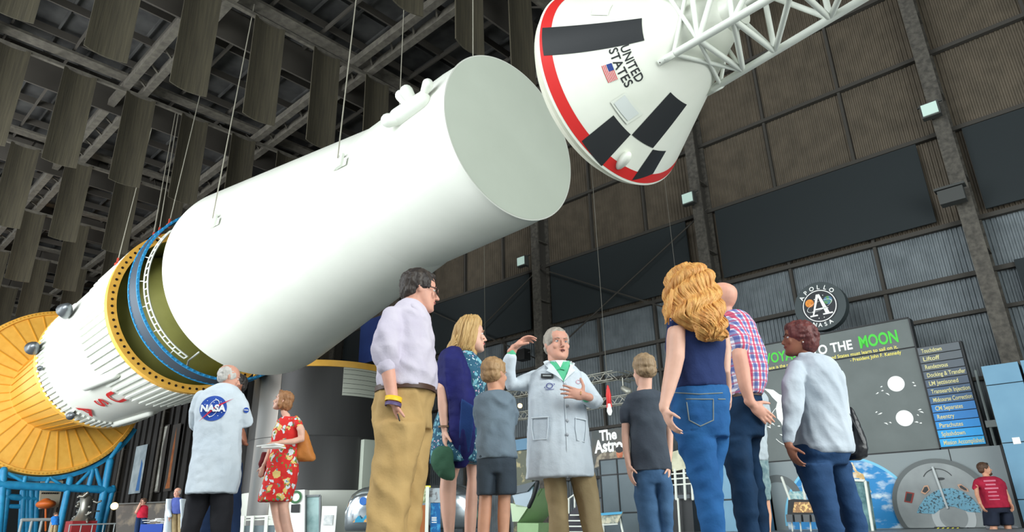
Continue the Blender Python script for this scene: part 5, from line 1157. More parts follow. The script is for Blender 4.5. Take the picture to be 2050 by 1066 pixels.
# ---------- person hidden behind him
def mkhidden():
    s = Fig('mostly hidden dark-skinned person in blue jeans standing beyond the man with the back emblem', 470, 745, 1.7, SKB, az=200); s.Y += .85
    s.head(474, 772, 42, 220, 0, neck=(470, 795, 0, 9)); s.face()
    R_ = [(455, 485, 800, .16), (440, 492, 812, .22), (440, 484, 850, .24), (442, 476, 900, .25), (440, 478, 930, .26)]; s.torso(R_); b = MB(); s.rows(b, R_); s.limb(b, [(482, 822, 0, 9), (484, 850, 0, 9), (486, 870, -.05, 8)]); garment(s, 'jacket', b, cloth('jacket_dark', (60, 62, 66)))
    s.limb(s.body, [(484, 862, -.05, 6.5), (489, 885, -.12, 6)]); s.hand(s.pt(489, 889, -.14), (-.5, -.4, .2), (0, 0, 1), L=.17)
    for rw in ([(418, 452, 925, .2), (404, 440, 970, .19), (398, 426, 1066, .17)], [(448, 484, 925, .2), (452, 482, 970, .19), (456, 478, 1066, .18)]):
        b = MB(); s.leg(b, rw, .08); garment(s, 'jeans_leg', b, cloth('jeans_navy', (38, 58, 92)), .012)
    s.cap(hairmat('hair_black', (34, 30, 28), (52, 46, 42)), 'short'); s.done(.006)
mkhidden()
# ---------- woman in the red floral dress
def mkred():
    s = Fig('woman in a red floral dress holding papers, looking up to the left', 571, 782, 1.66, SK, az=275)
    s.head(567, 803, 39, 262, 14, neck=(574, 834, 0, 6.5), female=True); s.face((140, 100, 70), (190, 90, 90))
    R_ = [(564, 596, 836, .15), (556, 603, 843, .19), (549, 606, 858, .23), (546, 603, 875, .23), (545, 596, 892, .21), (540, 597, 912, .25), (533, 596, 945, .29), (526, 590, 975, .31), (518, 581, 1006, .34)]
    s.torso(R_[:7]); b = MB(); s.rows(b, R_); s.limb(b, [(592, 842, -.06, 9), (598, 852, -.09, 8.5)])
    d = garment(s, 'dress', b, floral_material('red_floral_fabric', (214, 44, 40), [((226, 196, 120), .36), ((214, 222, 226), .33), ((96, 140, 150), .2), ((110, 140, 60), .24)], 12), .008, ((.09, .03), (.03, .008)))
    s.limb(s.body, [(596, 846, -.07, 7), (603, 862, -.11, 7.5), (603, 880, -.12, 7.5), (585, 885, -.22, 6), (562, 886, -.3, 4.5)]); s.hand(s.pt(558, 887, -.32), (-1, -.15, -.06), (0, 0, -1), L=.17, curl=(.1, .15, .1))
    s.limb(s.body, [(560, 850, .12, 6), (548, 880, .15, 6), (540, 905, .05, 5), (530, 930, -.02, 4)]); s.hand(s.pt(527, 935, -.02), (-.2, 0, -1), (0, 1, 0), L=.16)
    for rw, dx in (([(538, 566, 990, .14), (542, 562, 1015, .13), (547, 562, 1040, .12), (553, 569, 1066, .12)], (.04, -.1)), ([(556, 580, 990, .14), (556, 577, 1015, .13), (562, 582, 1045, .125), (567, 587, 1066, .12)], (.05, .1))): s.leg(s.body, rw, .045, dxy=dx, shoe=mat('shoe_tan', (150, 100, 60), .5))
    s.cap(hairmat('hair_dark_blonde', (168, 122, 84), (136, 94, 60)), 'bob'); s.done()
    b = MB(); b.box(s.pt(541, 893, -.33), .17, .12, .01, (unit([1, -.3, .06]), unit([.3, 1, 0]), Z)); b.box(s.pt(548, 897, -.33), .15, .12, .01, (unit([1, -.1, 0]), unit([.1, 1, 0]), Z)); tag(b.build('paper_sheets', M_w), 'white papers held by the woman in the red dress', 'papers')
    t = thing('shoulder_bag', 'tan leather shoulder bag hanging at the side of the woman in red', 'bag', s.pt(612, 922)*np.array([1, 1, 1])); b = MB()
    s.rows(b, [(600, 612, 862, .05, .02), (596, 618, 878, .1, .02), (592, 624, 895, .14, .02), (590, 630, 912, .16, .02), (592, 632, 920, .15, .02), (596, 628, 925, .1, .02)]); o = b.build('bag_body', cloth('tan_leather', (196, 124, 62), rough=.5), t, True); melt(o, .01, 2, [(.08, .02, 0)])
    b = MB(); s.limb(b, [(594, 834, -.02, 1.6), (604, 850, .02, 1.6), (610, 880, .02, 1.6)]); s.limb(b, [(592, 834, .06, 1.6), (604, 850, .08, 1.6), (618, 885, .08, 1.6)]); b.build('bag_strap', cloth('tan_leather', (196, 124, 62)), t, True)
    b = MB(); s.rows(b, [(524, 536, 905, .05, .1), (518, 536, 930, .06, .1), (516, 530, 955, .05, .1)]); o = b.build('dark_cardigan', cloth('cardigan_wine', (110, 40, 44))); tag(o, 'folded dark red cardigan hanging over the far arm of the woman in red', 'cardigan'); melt(o, .012, 2, [(.05, .02, 0)])
mkred()
# ---------- tall man in the lilac shirt
def mktall():
    s = Fig('tall dark-haired man in lilac shirt and khaki trousers wearing glasses, hand in pocket', 842, 541, 1.85, SKR, az=75)
    s.head(840, 583, 83, 72, -4, neck=(826, 622, 0, 25)); s.face((50, 40, 36), (176, 104, 96))
    R_ = [(806, 842, 606, .2), (792, 850, 618, .26), (778, 858, 638, .33), (768, 864, 662, .36), (764, 868, 700, .38), (764, 873, 735, .39), (758, 876, 765, .40), (758, 872, 786, .39)]
    s.torso([r for r in R_]); b = MB(); s.rows(b, R_); s.limb(b, [(786, 634, -.14, 22), (777, 665, -.19, 26), (773, 700, -.2, 26), (773, 724, -.2, 22)])
    s.limb(b, [(842, 640, .16, 18), (850, 690, .2, 18), (855, 730, .15, 15)]); sh = garment(s, 'shirt', b, cloth('lilac_shirt', (204, 197, 208), (192, 184, 200)), .009, ((.12, .035), (.045, .012)))
    b = MB(); s.limb(b, [(773, 722, -.2, 20), (773, 734, -.2, 20)]); garment(s, 'rolled_cuff', b, cloth('lilac_shirt', (208, 204, 222)), .008, ((.03, .01),))
    b = MB(); s.limb(b, [(806, 606, -.08, 6), (828, 616, -.13, 7), (846, 632, -.1, 6)]); s.limb(b, [(808, 604, .08, 6), (835, 614, .1, 7), (848, 630, .02, 6)]); garment(s, 'collar', b, cloth('lilac_shirt', (208, 204, 222)), .007, None)
    s.limb(s.body, [(786, 634, -.14, 14), (773, 715, -.2, 15), (777, 745, -.2, 14.5), (783, 780, -.2, 12.5), (787, 803, -.21, 11)]); s.hand(s.pt(788, 804, -.20), (.12, .42, -1), (1, .5, 0), L=.17, side=-1, curl=(.2, .3, .2))
    s.limb(s.body, [(855, 728, .15, 11), (862, 770, .1, 10)]); s.hand(s.pt(862, 774, .1), (0, .1, -1), (-1, 0, 0), L=.16)
    b = MB(); c = s.pt(787, 800, -.21); b.lathe(c-Z*.012, unit([.12, .1, 1]), [(0, .040), (.022, .041), (.022, .037), (0, .036), (0, .040)], 24); b.build('wristband', mat('band_yellow', (232, 190, 40), .5), s.t, True)
    b = MB(); b.lathe(c-Z*.034, unit([.12, .1, 1]), [(0, .039), (.016, .04), (.016, .036), (0, .035), (0, .039)], 24); tag(b.build('wristband', mat('band_purple', (84, 70, 110), .5), s.t, True), 'dark purple wristband')
    T_ = cloth('khaki_trousers', (188, 156, 104), (172, 140, 90))
    b = MB(); s.rows(b, [(757, 870, 782, .36), (751, 864, 800, .38), (750, 861, 830, .38), (753, 861, 860, .37)])
    s.leg(b, [(752, 848, 850, .22, -.1), (753, 842, 885, .21, -.1), (749, 832, 925, .2, -.1), (744, 822, 970, .2, -.1), (738, 816, 1020, .19, -.1), (734, 812, 1066, .19, -.1)], .11, dxy=(.02, 0)); s.leg(b, [(775, 861, 850, .22, .1), (776, 859, 900, .21, .1), (776, 854, 940, .2, .1), (780, 848, 980, .2, .1), (784, 843, 1020, .19, .1), (786, 838, 1066, .18, .1)], .11, dxy=(.06, 0))
    tr = garment(s, 'trousers', b, T_, .011, ((.14, .045), (.05, .014)))
    b = MB(); s.rows(b, [(752, 873, 781, .39), (751, 873, 789, .39)]); S_ = s.secs([(753, 874, 780, .40), (753, 874, 790, .40)]); b = MB(); b.loft(S_, cap=False); b.loft([[p*1.0 for p in q] for q in s.secs([(756, 871, 780, .38), (756, 871, 790, .38)])], cap=False); b.build('belt', mat('belt_brown', (72, 48, 36), .5), s.t, True)
    b = MB(); s.limb(b, [(796, 830, -.24, 1.2), (800, 843, -.24, 1.4)]); b.build('pocket_zip_pull', M_edge, s.t, True)
    s.cap(hairmat('hair_near_black', (44, 38, 36), (64, 56, 50)), 'short'); s.done()
    o, x, f, z, hh = s.hf; T = s.T; g = thing('eyeglasses', 'dark-rimmed eyeglasses worn by the tall man in the lilac shirt', 'glasses', T(0, .4, 0)); mg = mat('glasses_dark', (40, 30, 30), .35)
    for q in (-1, 1):
        b = MB(); b.tube([T(q*.14+.085*math.cos(a)*1.05, .405-.02*math.cos(a)*q, .0+.062*math.sin(a)) for a in [2*PI*k/20 for k in range(21)]], .010*hh, 6, rnd=False); b.build('lens_rim', mg, g, True)
        b = MB(); b.tube([T(q*.23, .39, .02), T(q*.33, .25, .02), T(q*.35, -.02, .02), T(q*.34, -.1, -.03)], .012*hh, 6); b.build('temple', mg, g, True)
        b = MB(); b.lathe(T(q*.14, .405, 0), f, [(0, .0), (.0005, .075*hh)], 20); b.build('lens', mat('lens_glass', (200, 215, 215), .05, trans=.9), g, fix=False)
    b = MB(); b.tube([T(-.05, .41, .02), T(0, .42, .03), T(.05, .41, .02)], .01*hh, 6); b.build('bridge', mg, g, True)
mktall()
# ---------- long-haired blonde woman in the navy shawl
def mkblonde():
    s = Fig('long-haired blonde woman in a navy shawl over a teal floral dress', 943, 633, 1.68, SK, az=70); s.Y += .5
    s.head(942, 672, 68, 78, 2, neck=(930, 712, 0, 13), female=True); s.face((150, 116, 80), (196, 96, 100))
    D_ = [(912, 950, 708, .2), (905, 962, 722, .26), (900, 969, 745, .3), (896, 972, 772, .32), (888, 966, 800, .3), (872, 962, 840, .34), (866, 962, 880, .38), (862, 960, 930, .42)]
    s.torso(D_[:7]); b = MB(); s.rows(b, D_); garment(s, 'dress', b, floral_material('teal_floral_fabric', (40, 88, 112), [((112, 170, 184), .36), ((206, 170, 190), .22), ((190, 215, 215), .2)], 24), .009, ((.08, .03), (.03, .008)))
    nav = cloth('navy_shawl', (36, 38, 104), (28, 30, 82), rough=.7); b = MB()
    s.rows(b, [(896, 926, 702, .24, -.02), (884, 932, 710, .32, -.03), (878, 940, 728, .36, -.03), (874, 947, 752, .38, -.03), (874, 951, 776, .38, -.03), (884, 953, 790, .36, -.04), (894, 954, 815, .34, -.05), (897, 954, 850, .3, -.07), (900, 950, 885, .24, -.1), (904, 942, 915, .16, -.12), (912, 932, 938, .06, -.14)])
    sh = garment(s, 'shawl', b, nav, .009, ((.07, .03), (.03, .008)))
    b = MB()
    for k in range(6): s.limb(b, [(925+4.5*k, 800+3*k, -.235, 2.6), (922+4.5*k, 860, -.215, 3.4), (918+4*k, 925-4*k, -.19, 2.4)])
    garment(s, 'shawl_folds', b, cloth('navy_shawl_fold', (38, 66, 122)), .008, None)
    s.limb(s.body, [(893, 735, -.1, 10), (886, 780, -.16, 11), (887, 815, -.16, 10.5), (889, 845, -.17, 8.5), (890, 862, -.18, 6.5)]); s.hand(s.pt(890, 865, -.18), (.05, 0, -1), (1, .3, 0), L=.17, side=-1, curl=(.25, .3, .2)); s.limb(s.body, [(955, 740, .12, 9), (958, 790, .14, 8), (950, 830, .1, 7)])
    b = MB(); b.lathe(s.pt(889, 857, -.175), Z, [(0, .034), (.01, .035), (.01, .032), (0, .031), (0, .034)], 20); b.build('bracelet', mat('bracelet_brown', (110, 84, 60), .5), s.t, True)
    for rw, dx in (([(886, 926, 920, .15, -.05), (882, 914, 960, .14, -.05), (880, 913, 985, .14, -.05), (883, 912, 1025, .13, -.05), (889, 909, 1066, .11, -.05)], (.02, 0)), ([(932, 958, 920, .15, .1), (936, 957, 960, .13, .1), (932, 956, 1000, .13, .1), (930, 954, 1040, .12, .1), (930, 952, 1066, .11, .1)], (.02, 0))): s.leg(s.body, rw, .045, dxy=dx, shoe=mat('shoe_tan', (150, 100, 60), .5))
    H_ = [(930, 956, 634, .1), (920, 963, 642, .18), (912, 962, 655, .22), (907, 958, 672, .23), (901, 955, 690, .23), (893, 950, 706, .2), (888, 938, 716, .14)]
    b = MB(); s.rows(b, H_, .96); s.limb(b, [(918, 680, -.02, 14), (903, 700, -.05, 10), (886, 718, -.08, 5), (876, 730, -.09, 2.5)]); s.limb(b, [(948, 690, .02, 8), (947, 715, -.02, 8), (952, 738, -.03, 6), (958, 752, -.03, 3)]); hm = hairmat('hair_blonde', (206, 172, 116), (168, 130, 78))
    h = b.build('hair', hm, s.t, True); melt(h, .008, 2, [(.03, .014, 0)]); b = MB(); s.strands(b, H_, 110, .0055, .003, 1.2, front=(PI*.9, PI*2.1), seed=3)
    for k in range(12): s.limb(b, [(908+rndu(k)*8, 672+4*k % 20, -.11, 1.6), (898+rndu(k+3)*8, 698, -.1, 1.6), (876+k*1.2, 727-k*.6, -.1, .8)]); s.limb(b, [(944+rndu(k)*5, 690, -.05, 1.5), (944+rndu(k+9)*8, 716, -.08, 1.5), (950+k*.8, 748, -.06, .8)])
    b.build('hair_strands', hm, s.t, True); s.done()
    b = MB(); s.rows(b, [(878, 896, 893, .05, -.2), (866, 906, 902, .08, -.2), (862, 908, 920, .1, -.2), (866, 911, 940, .1, -.2), (878, 912, 955, .08, -.2), (890, 908, 962, .05, -.2)]); o = b.build('green_hat', cloth('hat_green', (66, 104, 82))); tag(o, 'soft green hat held low by the blonde woman in the navy shawl', 'hat'); melt(o, .01, 2, [(.05, .015, 0)])
def rndu(k): return ((k*7919) % 100)/100
mkblonde()
# ---------- boy in the grey shirt
def mkkid1():
    s = Fig('boy in grey long-sleeved shirt and dark shorts, seen from behind', 988, 718, 1.42, SKT, az=25)
    s.head(990, 750, 63, 38, 0, neck=(993, 786, 0, 14)); s.face((150, 116, 80))
    G_ = cloth('grey_jersey', (120, 136, 148), (108, 122, 134)); R_ = [(974, 1010, 784, .14), (960, 1022, 789, .18), (952, 1028, 800, .2), (954, 1028, 830, .2), (956, 1028, 870, .2), (955, 1031, 900, .21), (953, 1033, 920, .22)]
    s.torso(R_); b = MB(); s.rows(b, R_); s.limb(b, [(960, 800, 0, 9), (956, 830, .06, 9), (962, 852, .12, 8), (985, 852, .2, 7)]); s.limb(b, [(1022, 800, 0, 9), (1028, 825, .02, 9), (1028, 848, .05, 8), (1015, 850, .16, 7), (990, 846, .22, 6)]); garment(s, 'shirt', b, G_, .008, ((.09, .025), (.035, .009)))
    s.limb(s.body, [(1016, 800, 0, 6), (1024, 845, .05, 5), (1004, 848, .2, 5)]); s.hand(s.pt(1002, 848, .2), (-1, .2, .1), (0, 0, 1), L=.12)
    DK = cloth('shorts_charcoal', (66, 76, 86)); b = MB(); s.rows(b, [(957, 1031, 905, .19), (956, 1033, 930, .2), (956, 1034, 950, .19)]); s.rows(b, [(956, 994, 940, .18), (956, 990, 970, .19), (956, 988, 993, .19)]); s.rows(b, [(993, 1034, 940, .18), (992, 1034, 970, .19), (992, 1034, 992, .19)]); garment(s, 'shorts', b, DK, .008, ((.08, .02),))
    s.leg(s.body, [(962, 985, 960, .1), (959, 985, 1000, .1), (957, 983, 1035, .1), (956, 980, 1066, .09)], .04, shoe=M_snk); s.leg(s.body, [(998, 1026, 960, .1), (997, 1022, 1000, .1), (996, 1021, 1035, .1), (997, 1019, 1066, .09)], .04, shoe=M_snk)
    s.cap(hairmat('hair_sandy', (176, 142, 102), (146, 112, 76)), 'boy', .005, .01); s.done()
mkkid1()
# ---------- gesturing man in the white coat
def mkdocent():
    s = Fig('gesturing grey-haired man in white coat and mint shirt facing the camera', 1114, 656, 1.83, SKR, az=172)
    s.head(1115, 691, 68, 160, 2, neck=(1116, 738, 0, 19), jaw=1.08); s.face((150, 130, 116), (196, 128, 110), True, mat('iris_blue', (70, 84, 96), .3))
    R_ = [(1094, 1138, 728, .2), (1078, 1152, 738, .26), (1062, 1164, 750, .31), (1056, 1170, 772, .34), (1058, 1172, 810, .36), (1059, 1175, 850, .38), (1057, 1181, 895, .39), (1054, 1187, 930, .41), (1053, 1189, 959, .42)]
    s.torso(R_[:7]); b = MB(); s.rows(b, R_); s.limb(b, [(1072, 760, 0, 19), (1046, 768, -.02, 17), (1024, 770, -.05, 13.5), (1018, 745, -.08, 13), (1022, 716, -.12, 11)]); s.limb(b, [(1158, 762, 0, 19), (1176, 785, -.02, 17), (1192, 806, -.05, 15), (1186, 806, -.14, 14), (1176, 798, -.24, 12)])
    c = garment(s, 'lab_coat', b, M_lab, .008, ((.12, .024), (.04, .009)))
    mint = cloth('mint_shirt', (110, 206, 160), (92, 186, 142)); b = MB(); s.limb(b, [(1023, 713, -.12, 9.5), (1025, 704, -.125, 9)]); s.limb(b, [(1176, 799, -.24, 10), (1172, 795, -.27, 9.5)]); garment(s, 'shirt_cuffs', b, mint, .006, None)
    bv = bvh_of(c); fz = unit(np.array([s.pt(1115, 760)[0], s.Y, 0])*np.array([1, 1, 0])-CAM*np.array([1, 1, 0]))
    def on(px, py, off=.006):
        p, n = hit(px, py, bv)
        return p+n*off if p is not None else s.pt(px, py, -.2)
    s.splat('shirt_front', [(1099, 718), (1142, 718), (1146, 730), (1140, 748), (1129, 764), (1116, 747), (1104, 733)], mint, .010, bv, c)
    s.splat('undershirt', [(1112, 722), (1128, 722), (1122, 736)], M_w, .014, bv, c)
    for q in ([(1101, 717), (1106, 722), (1120, 738), (1113, 742), (1102, 728)], [(1140, 716), (1135, 724), (1122, 738), (1131, 741), (1143, 728)]): s.splat('shirt_collar', q, cloth('mint_collar', (96, 196, 150), (84, 180, 138)), .02, bv, c)
    lp = cloth('lapel_white', (228, 236, 240), (214, 224, 232), s=3)
    for nm, q in (('lapel', [(1096, 722), (1090, 730), (1098, 738), (1094, 742), (1113, 752), (1127, 763), (1118, 748), (1108, 734)]), ('lapel', [(1141, 720), (1150, 730), (1146, 738), (1152, 742), (1140, 752), (1129, 763), (1136, 748), (1141, 734)])):
        s.splat(nm, q, lp, .022, bv, c)
    b = MB(); b.tube([on(1129, 765, .004), on(1131, 800, .004), on(1133, 850, .004), on(1135, 900, .004), on(1136, 955, .004)], .004, 6); b.build('front_placket', lp, c, True)
    for x, y in ((1131, 771), (1133, 788), (1135, 813), (1135, 843), (1135, 871)): b = MB(); b.ell(on(x, y, .004), .012, None, 10); b.build('coat_button', mat('button_grey', (176, 182, 188), .4), c, True)
    for q in ([(1066, 838), (1098, 836), (1098, 842), (1066, 844)], [(1152, 838), (1172, 842), (1172, 848), (1152, 844)]):
        b = MB(); b.tube([on(*q[0]), on((q[0][0]+q[1][0])/2, (q[0][1]+q[1][1])/2), on(*q[1])], .005, 6)
        b.tube([on(*q[0]), on(q[0][0], q[0][1]+20), on(q[0][0]+3, q[0][1]+44)], .003, 6).tube([on(*q[1]), on(q[1][0], q[1][1]+20), on(q[1][0]-3, q[1][1]+44)], .003, 6).tube([on(q[0][0]+3, q[0][1]+44), on(q[1][0]-3, q[1][1]+44)], .003, 6); b.build('pocket_edge', lp, c, True)
    def plate(nm, q, m, off, par): b = MB(); b.add([on(x, y, off) for x, y in q], [(0, 1, 2, 3)]); return b.build(nm, m, par, fix=False)
    pl = plate('name_badge', [(1084, 750), (1108, 751), (1108, 760), (1084, 759)], M_edge, .012, c); plate('badge_lines', [(1088, 753), (1104, 753.5), (1104, 756.5), (1088, 756)], mat('badge_print', (150, 156, 156), .5), .016, pl)
    o_ = on(1100, 773, .0); k = s.px(o_); vd = unit(o_-CAM); ex = unit(np.cross(vd, Z)); ey = np.cross(ex, vd)
    b = MB(); fig(b, ring2(5.5*k, 7*k, 24, sy=.8), o_, ex, ey, .006, bvh=bv, rd=vd, step=.02); fig(b, ring2(10*k, 11.5*k, 30, sy=.22, rot=.3), o_, ex, ey, .007, bvh=bv, rd=vd, step=.02); fig(b, poly2((-9*k, -7*k), (9*k, -6.4*k), (9*k, -7.4*k), (-9*k, -8*k)), o_, ex, ey, .006, bvh=bv, rd=vd, step=.02); b.build('chest_emblem', mat('emblem_navy', (50, 60, 140), .6), c, fix=False)
    o_ = on(1158, 765, .0); b = MB(); fig(b, ring2(4*k, 5*k, 24, sy=.8), o_, ex, ey, .006, bvh=bv, rd=vd, step=.02); b.build('chest_patch', mat('patch_pink', (214, 130, 150), .6), c, fix=False)
    s.limb(s.body, [(1068, 758, 0, 9), (1026, 770, -.05, 8), (1021, 735, -.1, 8), (1026, 706, -.125, 7.5), (1029, 697, -.13, 8)]); s.hand(s.pt(1029, 698, -.13), (.75, -.1, .6), (.5, -.2, -1), L=.2, side=1, curl=(.45, .4, .2), thumb=(.8, .1, .7))
    s.limb(s.body, [(1160, 762, 0, 9), (1190, 806, -.05, 9), (1172, 794, -.28, 7)]); s.hand(s.pt(1172, 794, -.28), (-1, -.15, .25), (.1, 1, -.1), L=.19, side=1, curl=(.2, .35, .3), spread=.12, thumb=(.1, .95, -.1))
    b = MB(); q_ = s.pt(1162, 788, -.3); b.lathe(q_, (1, 0, -.1), [(0, .012), (.004, .012)], 12); b.build('ring', mat('gold', (220, 180, 80), .3, metal=.9), s.t)
    K2 = cloth('khaki_light', (172, 152, 116), (156, 136, 100))
    for rw in ([(1086, 1130, 945, .2), (1092, 1134, 980, .2), (1098, 1137, 1025, .19), (1100, 1138, 1066, .18)], [(1140, 1188, 945, .2), (1148, 1196, 980, .2), (1160, 1202, 1025, .19), (1168, 1207, 1066, .18)]):
        b = MB(); s.leg(b, rw, .085); garment(s, 'trouser_leg', b, K2, .01, ((.12, .03), (.05, .01)))
    s.cap(hairmat('hair_grey', (176, 168, 156), (140, 132, 122)), 'thin', .005, .006); s.done(.0042)
mkdocent()
# ---------- boy in the dark T-shirt
def mkkid2():
    s = Fig('boy in charcoal T-shirt and jeans, seen from behind', 1289, 711, 1.42, SK, az=-8)
    s.head(1289, 742, 61, -14, 0, neck=(1290, 782, 0, 14)); s.face((150, 116, 80))
    G_ = cloth('charcoal_tee', (74, 82, 92), (64, 70, 80)); R_ = [(1270, 1314, 784, .14), (1257, 1326, 790, .18), (1252, 1332, 801, .2), (1259, 1331, 830, .19), (1263, 1333, 870, .19), (1262, 1338, 910, .2), (1261, 1343, 944, .21)]
    s.torso(R_); b = MB(); s.rows(b, R_); s.limb(b, [(1262, 801, 0, 11), (1254, 822, 0, 13), (1252, 840, 0, 12.5)]); s.limb(b, [(1324, 801, 0, 11), (1334, 822, 0, 13), (1337, 840, 0, 12.5)]); garment(s, 't_shirt', b, G_, .008, ((.10, .022), (.035, .007)))
    for x0, x1, x2, x3, sd in ((1254, 1252, 1254, 1258, 1), (1337, 1340, 1340, 1338, -1)): s.limb(s.body, [(x0, 835, 0, 9), (x1, 870, 0, 8), (x2, 905, -.02, 7), (x3, 930, -.04, 5.5)]); s.hand(s.pt(x3, 933, -.04), (.12*sd, -.1, -1), (sd, .2, 0), L=.145, side=-sd, curl=(.15, .2, .15))
    J = cloth('jeans_mid', (72, 104, 138), (58, 88, 122))
    b = MB(); s.rows(b, [(1270, 1338, 925, .18), (1269, 1342, 950, .19), (1271, 1343, 970, .19)]); s.leg(b, [(1270, 1310, 960, .18), (1274, 1312, 1000, .17), (1280, 1316, 1040, .16), (1285, 1318, 1066, .16)], .075, shoe=M_snk); s.leg(b, [(1306, 1344, 960, .18), (1315, 1346, 1000, .17), (1319, 1348, 1040, .16), (1321, 1349, 1066, .16)], .075, shoe=M_snk); garment(s, 'jeans', b, J, .009, ((.10, .025), (.04, .008)))
    s.cap(hairmat('hair_light_brown', (160, 136, 106), (130, 106, 78)), 'boy', .005, .012); s.done()
mkkid2()
# ---------- red-haired woman
def mkredhead():
    s = Fig('woman with long wavy red-gold hair, navy top and blue jeans, seen from behind', 1378, 535, 1.7, SK, az=5)
    s.head(1376, 580, 80, -30, 10, neck=(1388, 628, 0, 17), female=True); s.face()
    N_ = cloth('navy_top', (42, 56, 100), (34, 46, 86)); R_ = [(1360, 1420, 618, .18), (1346, 1436, 628, .22), (1340, 1444, 642, .25), (1336, 1449, 665, .28), (1334, 1450, 690, .3), (1338, 1449, 715, .27), (1348, 1448, 742, .25), (1351, 1451, 765, .26), (1350, 1454, 782, .27)]
    s.torso(R_); b = MB(); s.rows(b, R_); s.limb(b, [(1360, 634, -.06, 17), (1355, 650, -.1, 19), (1354, 655, -.1, 19.5)]); s.limb(b, [(1440, 640, .05, 14), (1448, 658, .06, 14)]); tp_ = garment(s, 'top', b, N_, .008, ((.12, .02), (.04, .006)))
    bv = bvh_of(tp_); b = MB(); rn = random.Random(2)
    for k in range(46):
        p, n = hit(1340+rn.uniform(0, 42), 622+rn.uniform(0, 24), bv)
        if p is not None: b.ell(p, rn.uniform(.003, .006), None, 5)
    b.build('lace_holes', mat('lace_skin_dots', (190, 170, 180), .7), tp_, True)
    s.limb(s.body, [(1356, 645, -.1, 17), (1353, 680, -.12, 19), (1352, 715, -.13, 18.5), (1347, 742, -.13, 17), (1338, 780, -.14, 14), (1331, 808, -.15, 10.5), (1329, 818, -.15, 10)]); s.hand(s.pt(1330, 822, -.15), (.3, -.1, -1), (1, .2, 0), L=.175, side=-1, curl=(.3, .35, .25))
    s.limb(s.body, [(1446, 655, .06, 11), (1453, 700, .06, 11), (1452, 745, .04, 10), (1456, 775, .1, 9)]); s.hand(s.pt(1458, 782, .1), (0, .3, -1), (-1, 0, 0), L=.17, side=1)
    J = cloth('jeans_bright', (42, 96, 150), (32, 78, 130)); b = MB()
    s.rows(b, [(1351, 1453, 776, .25), (1346, 1456, 795, .28), (1343, 1458, 822, .31), (1345, 1458, 850, .3), (1352, 1457, 880, .27)])
    s.leg(b, [(1352, 1430, 870, .2, -.04), (1362, 1432, 905, .19, -.04), (1378, 1436, 945, .17, -.04), (1390, 1444, 985, .16, -.04), (1398, 1448, 1025, .155, -.04), (1404, 1449, 1066, .15, -.04)], .07, shoe=M_snk, dxy=(.05, 0)); s.leg(b, [(1385, 1457, 870, .2, .08), (1395, 1452, 905, .18, .1), (1400, 1442, 945, .16, .12), (1408, 1442, 985, .15, .12), (1412, 1444, 1025, .14, .12), (1416, 1446, 1066, .14, .12)], .07, shoe=M_snk, dxy=(.06, .02))
    j = garment(s, 'jeans', b, J, .008, ((.12, .022), (.04, .007)))
    bv = bvh_of(j); st = mat('jeans_stitch', (120, 130, 130), .7)
    for q in ([(1374, 800), (1428, 800), (1428, 842), (1402, 854), (1380, 842), (1374, 800)], [(1438, 800), (1454, 800)], [(1352, 787), (1400, 790), (1455, 787)]):
        P = []
        for a, c in zip(q, q[1:]):
            for k in range(6):
                p, n = hit(a[0]+(c[0]-a[0])*k/6, a[1]+(c[1]-a[1])*k/6, bv)
                if p is not None: P.append(p+n*.001)
        if len(P) > 2: b = MB(); b.tube(P, .0028, 5); b.build('seam_stitching', st, j, True)
    H_ = [(1362, 1392, 536, .12, .0), (1347, 1410, 545, .2, -.01), (1339, 1422, 560, .25, -.02), (1336, 1430, 580, .27, -.03), (1335, 1437, 600, .27, -.05), (1336, 1442, 620, .26, -.08), (1344, 1446, 640, .22, -.12), (1385, 1449, 656, .14, -.16), (1400, 1450, 670, .1, -.17), (1412, 1446, 684, .06, -.17)]
    hm = hairmat('hair_red_gold', (222, 170, 98), (184, 122, 60)); b = MB(); s.rows(b, H_, .95); s.limb(b, [(1342, 590, -.04, 8), (1337, 620, -.08, 7), (1332, 648, -.1, 3)]); h = b.build('hair', hm, s.t, True); melt(h, .008, 1, [(.05, .03, 0), (.02, .01, 0)])
    b = MB(); s.strands(b, H_, 170, .0085, .011, 2.2, front=(PI*.95, PI*2.05), seed=5, off=1.06)
    for k in range(16): s.limb(b, [(1344+rndu(k)*8, 580+k, -.15, 2), (1338+rndu(k+1)*7, 605, -.17, 2), (1342-rndu(k+2)*10, 628, -.17, 1.8), (1331+rndu(k+5)*8, 650-rndu(k)*8, -.15, 1)])
    b.build('hair_strands', hm, s.t, True); s.done()
mkredhead()
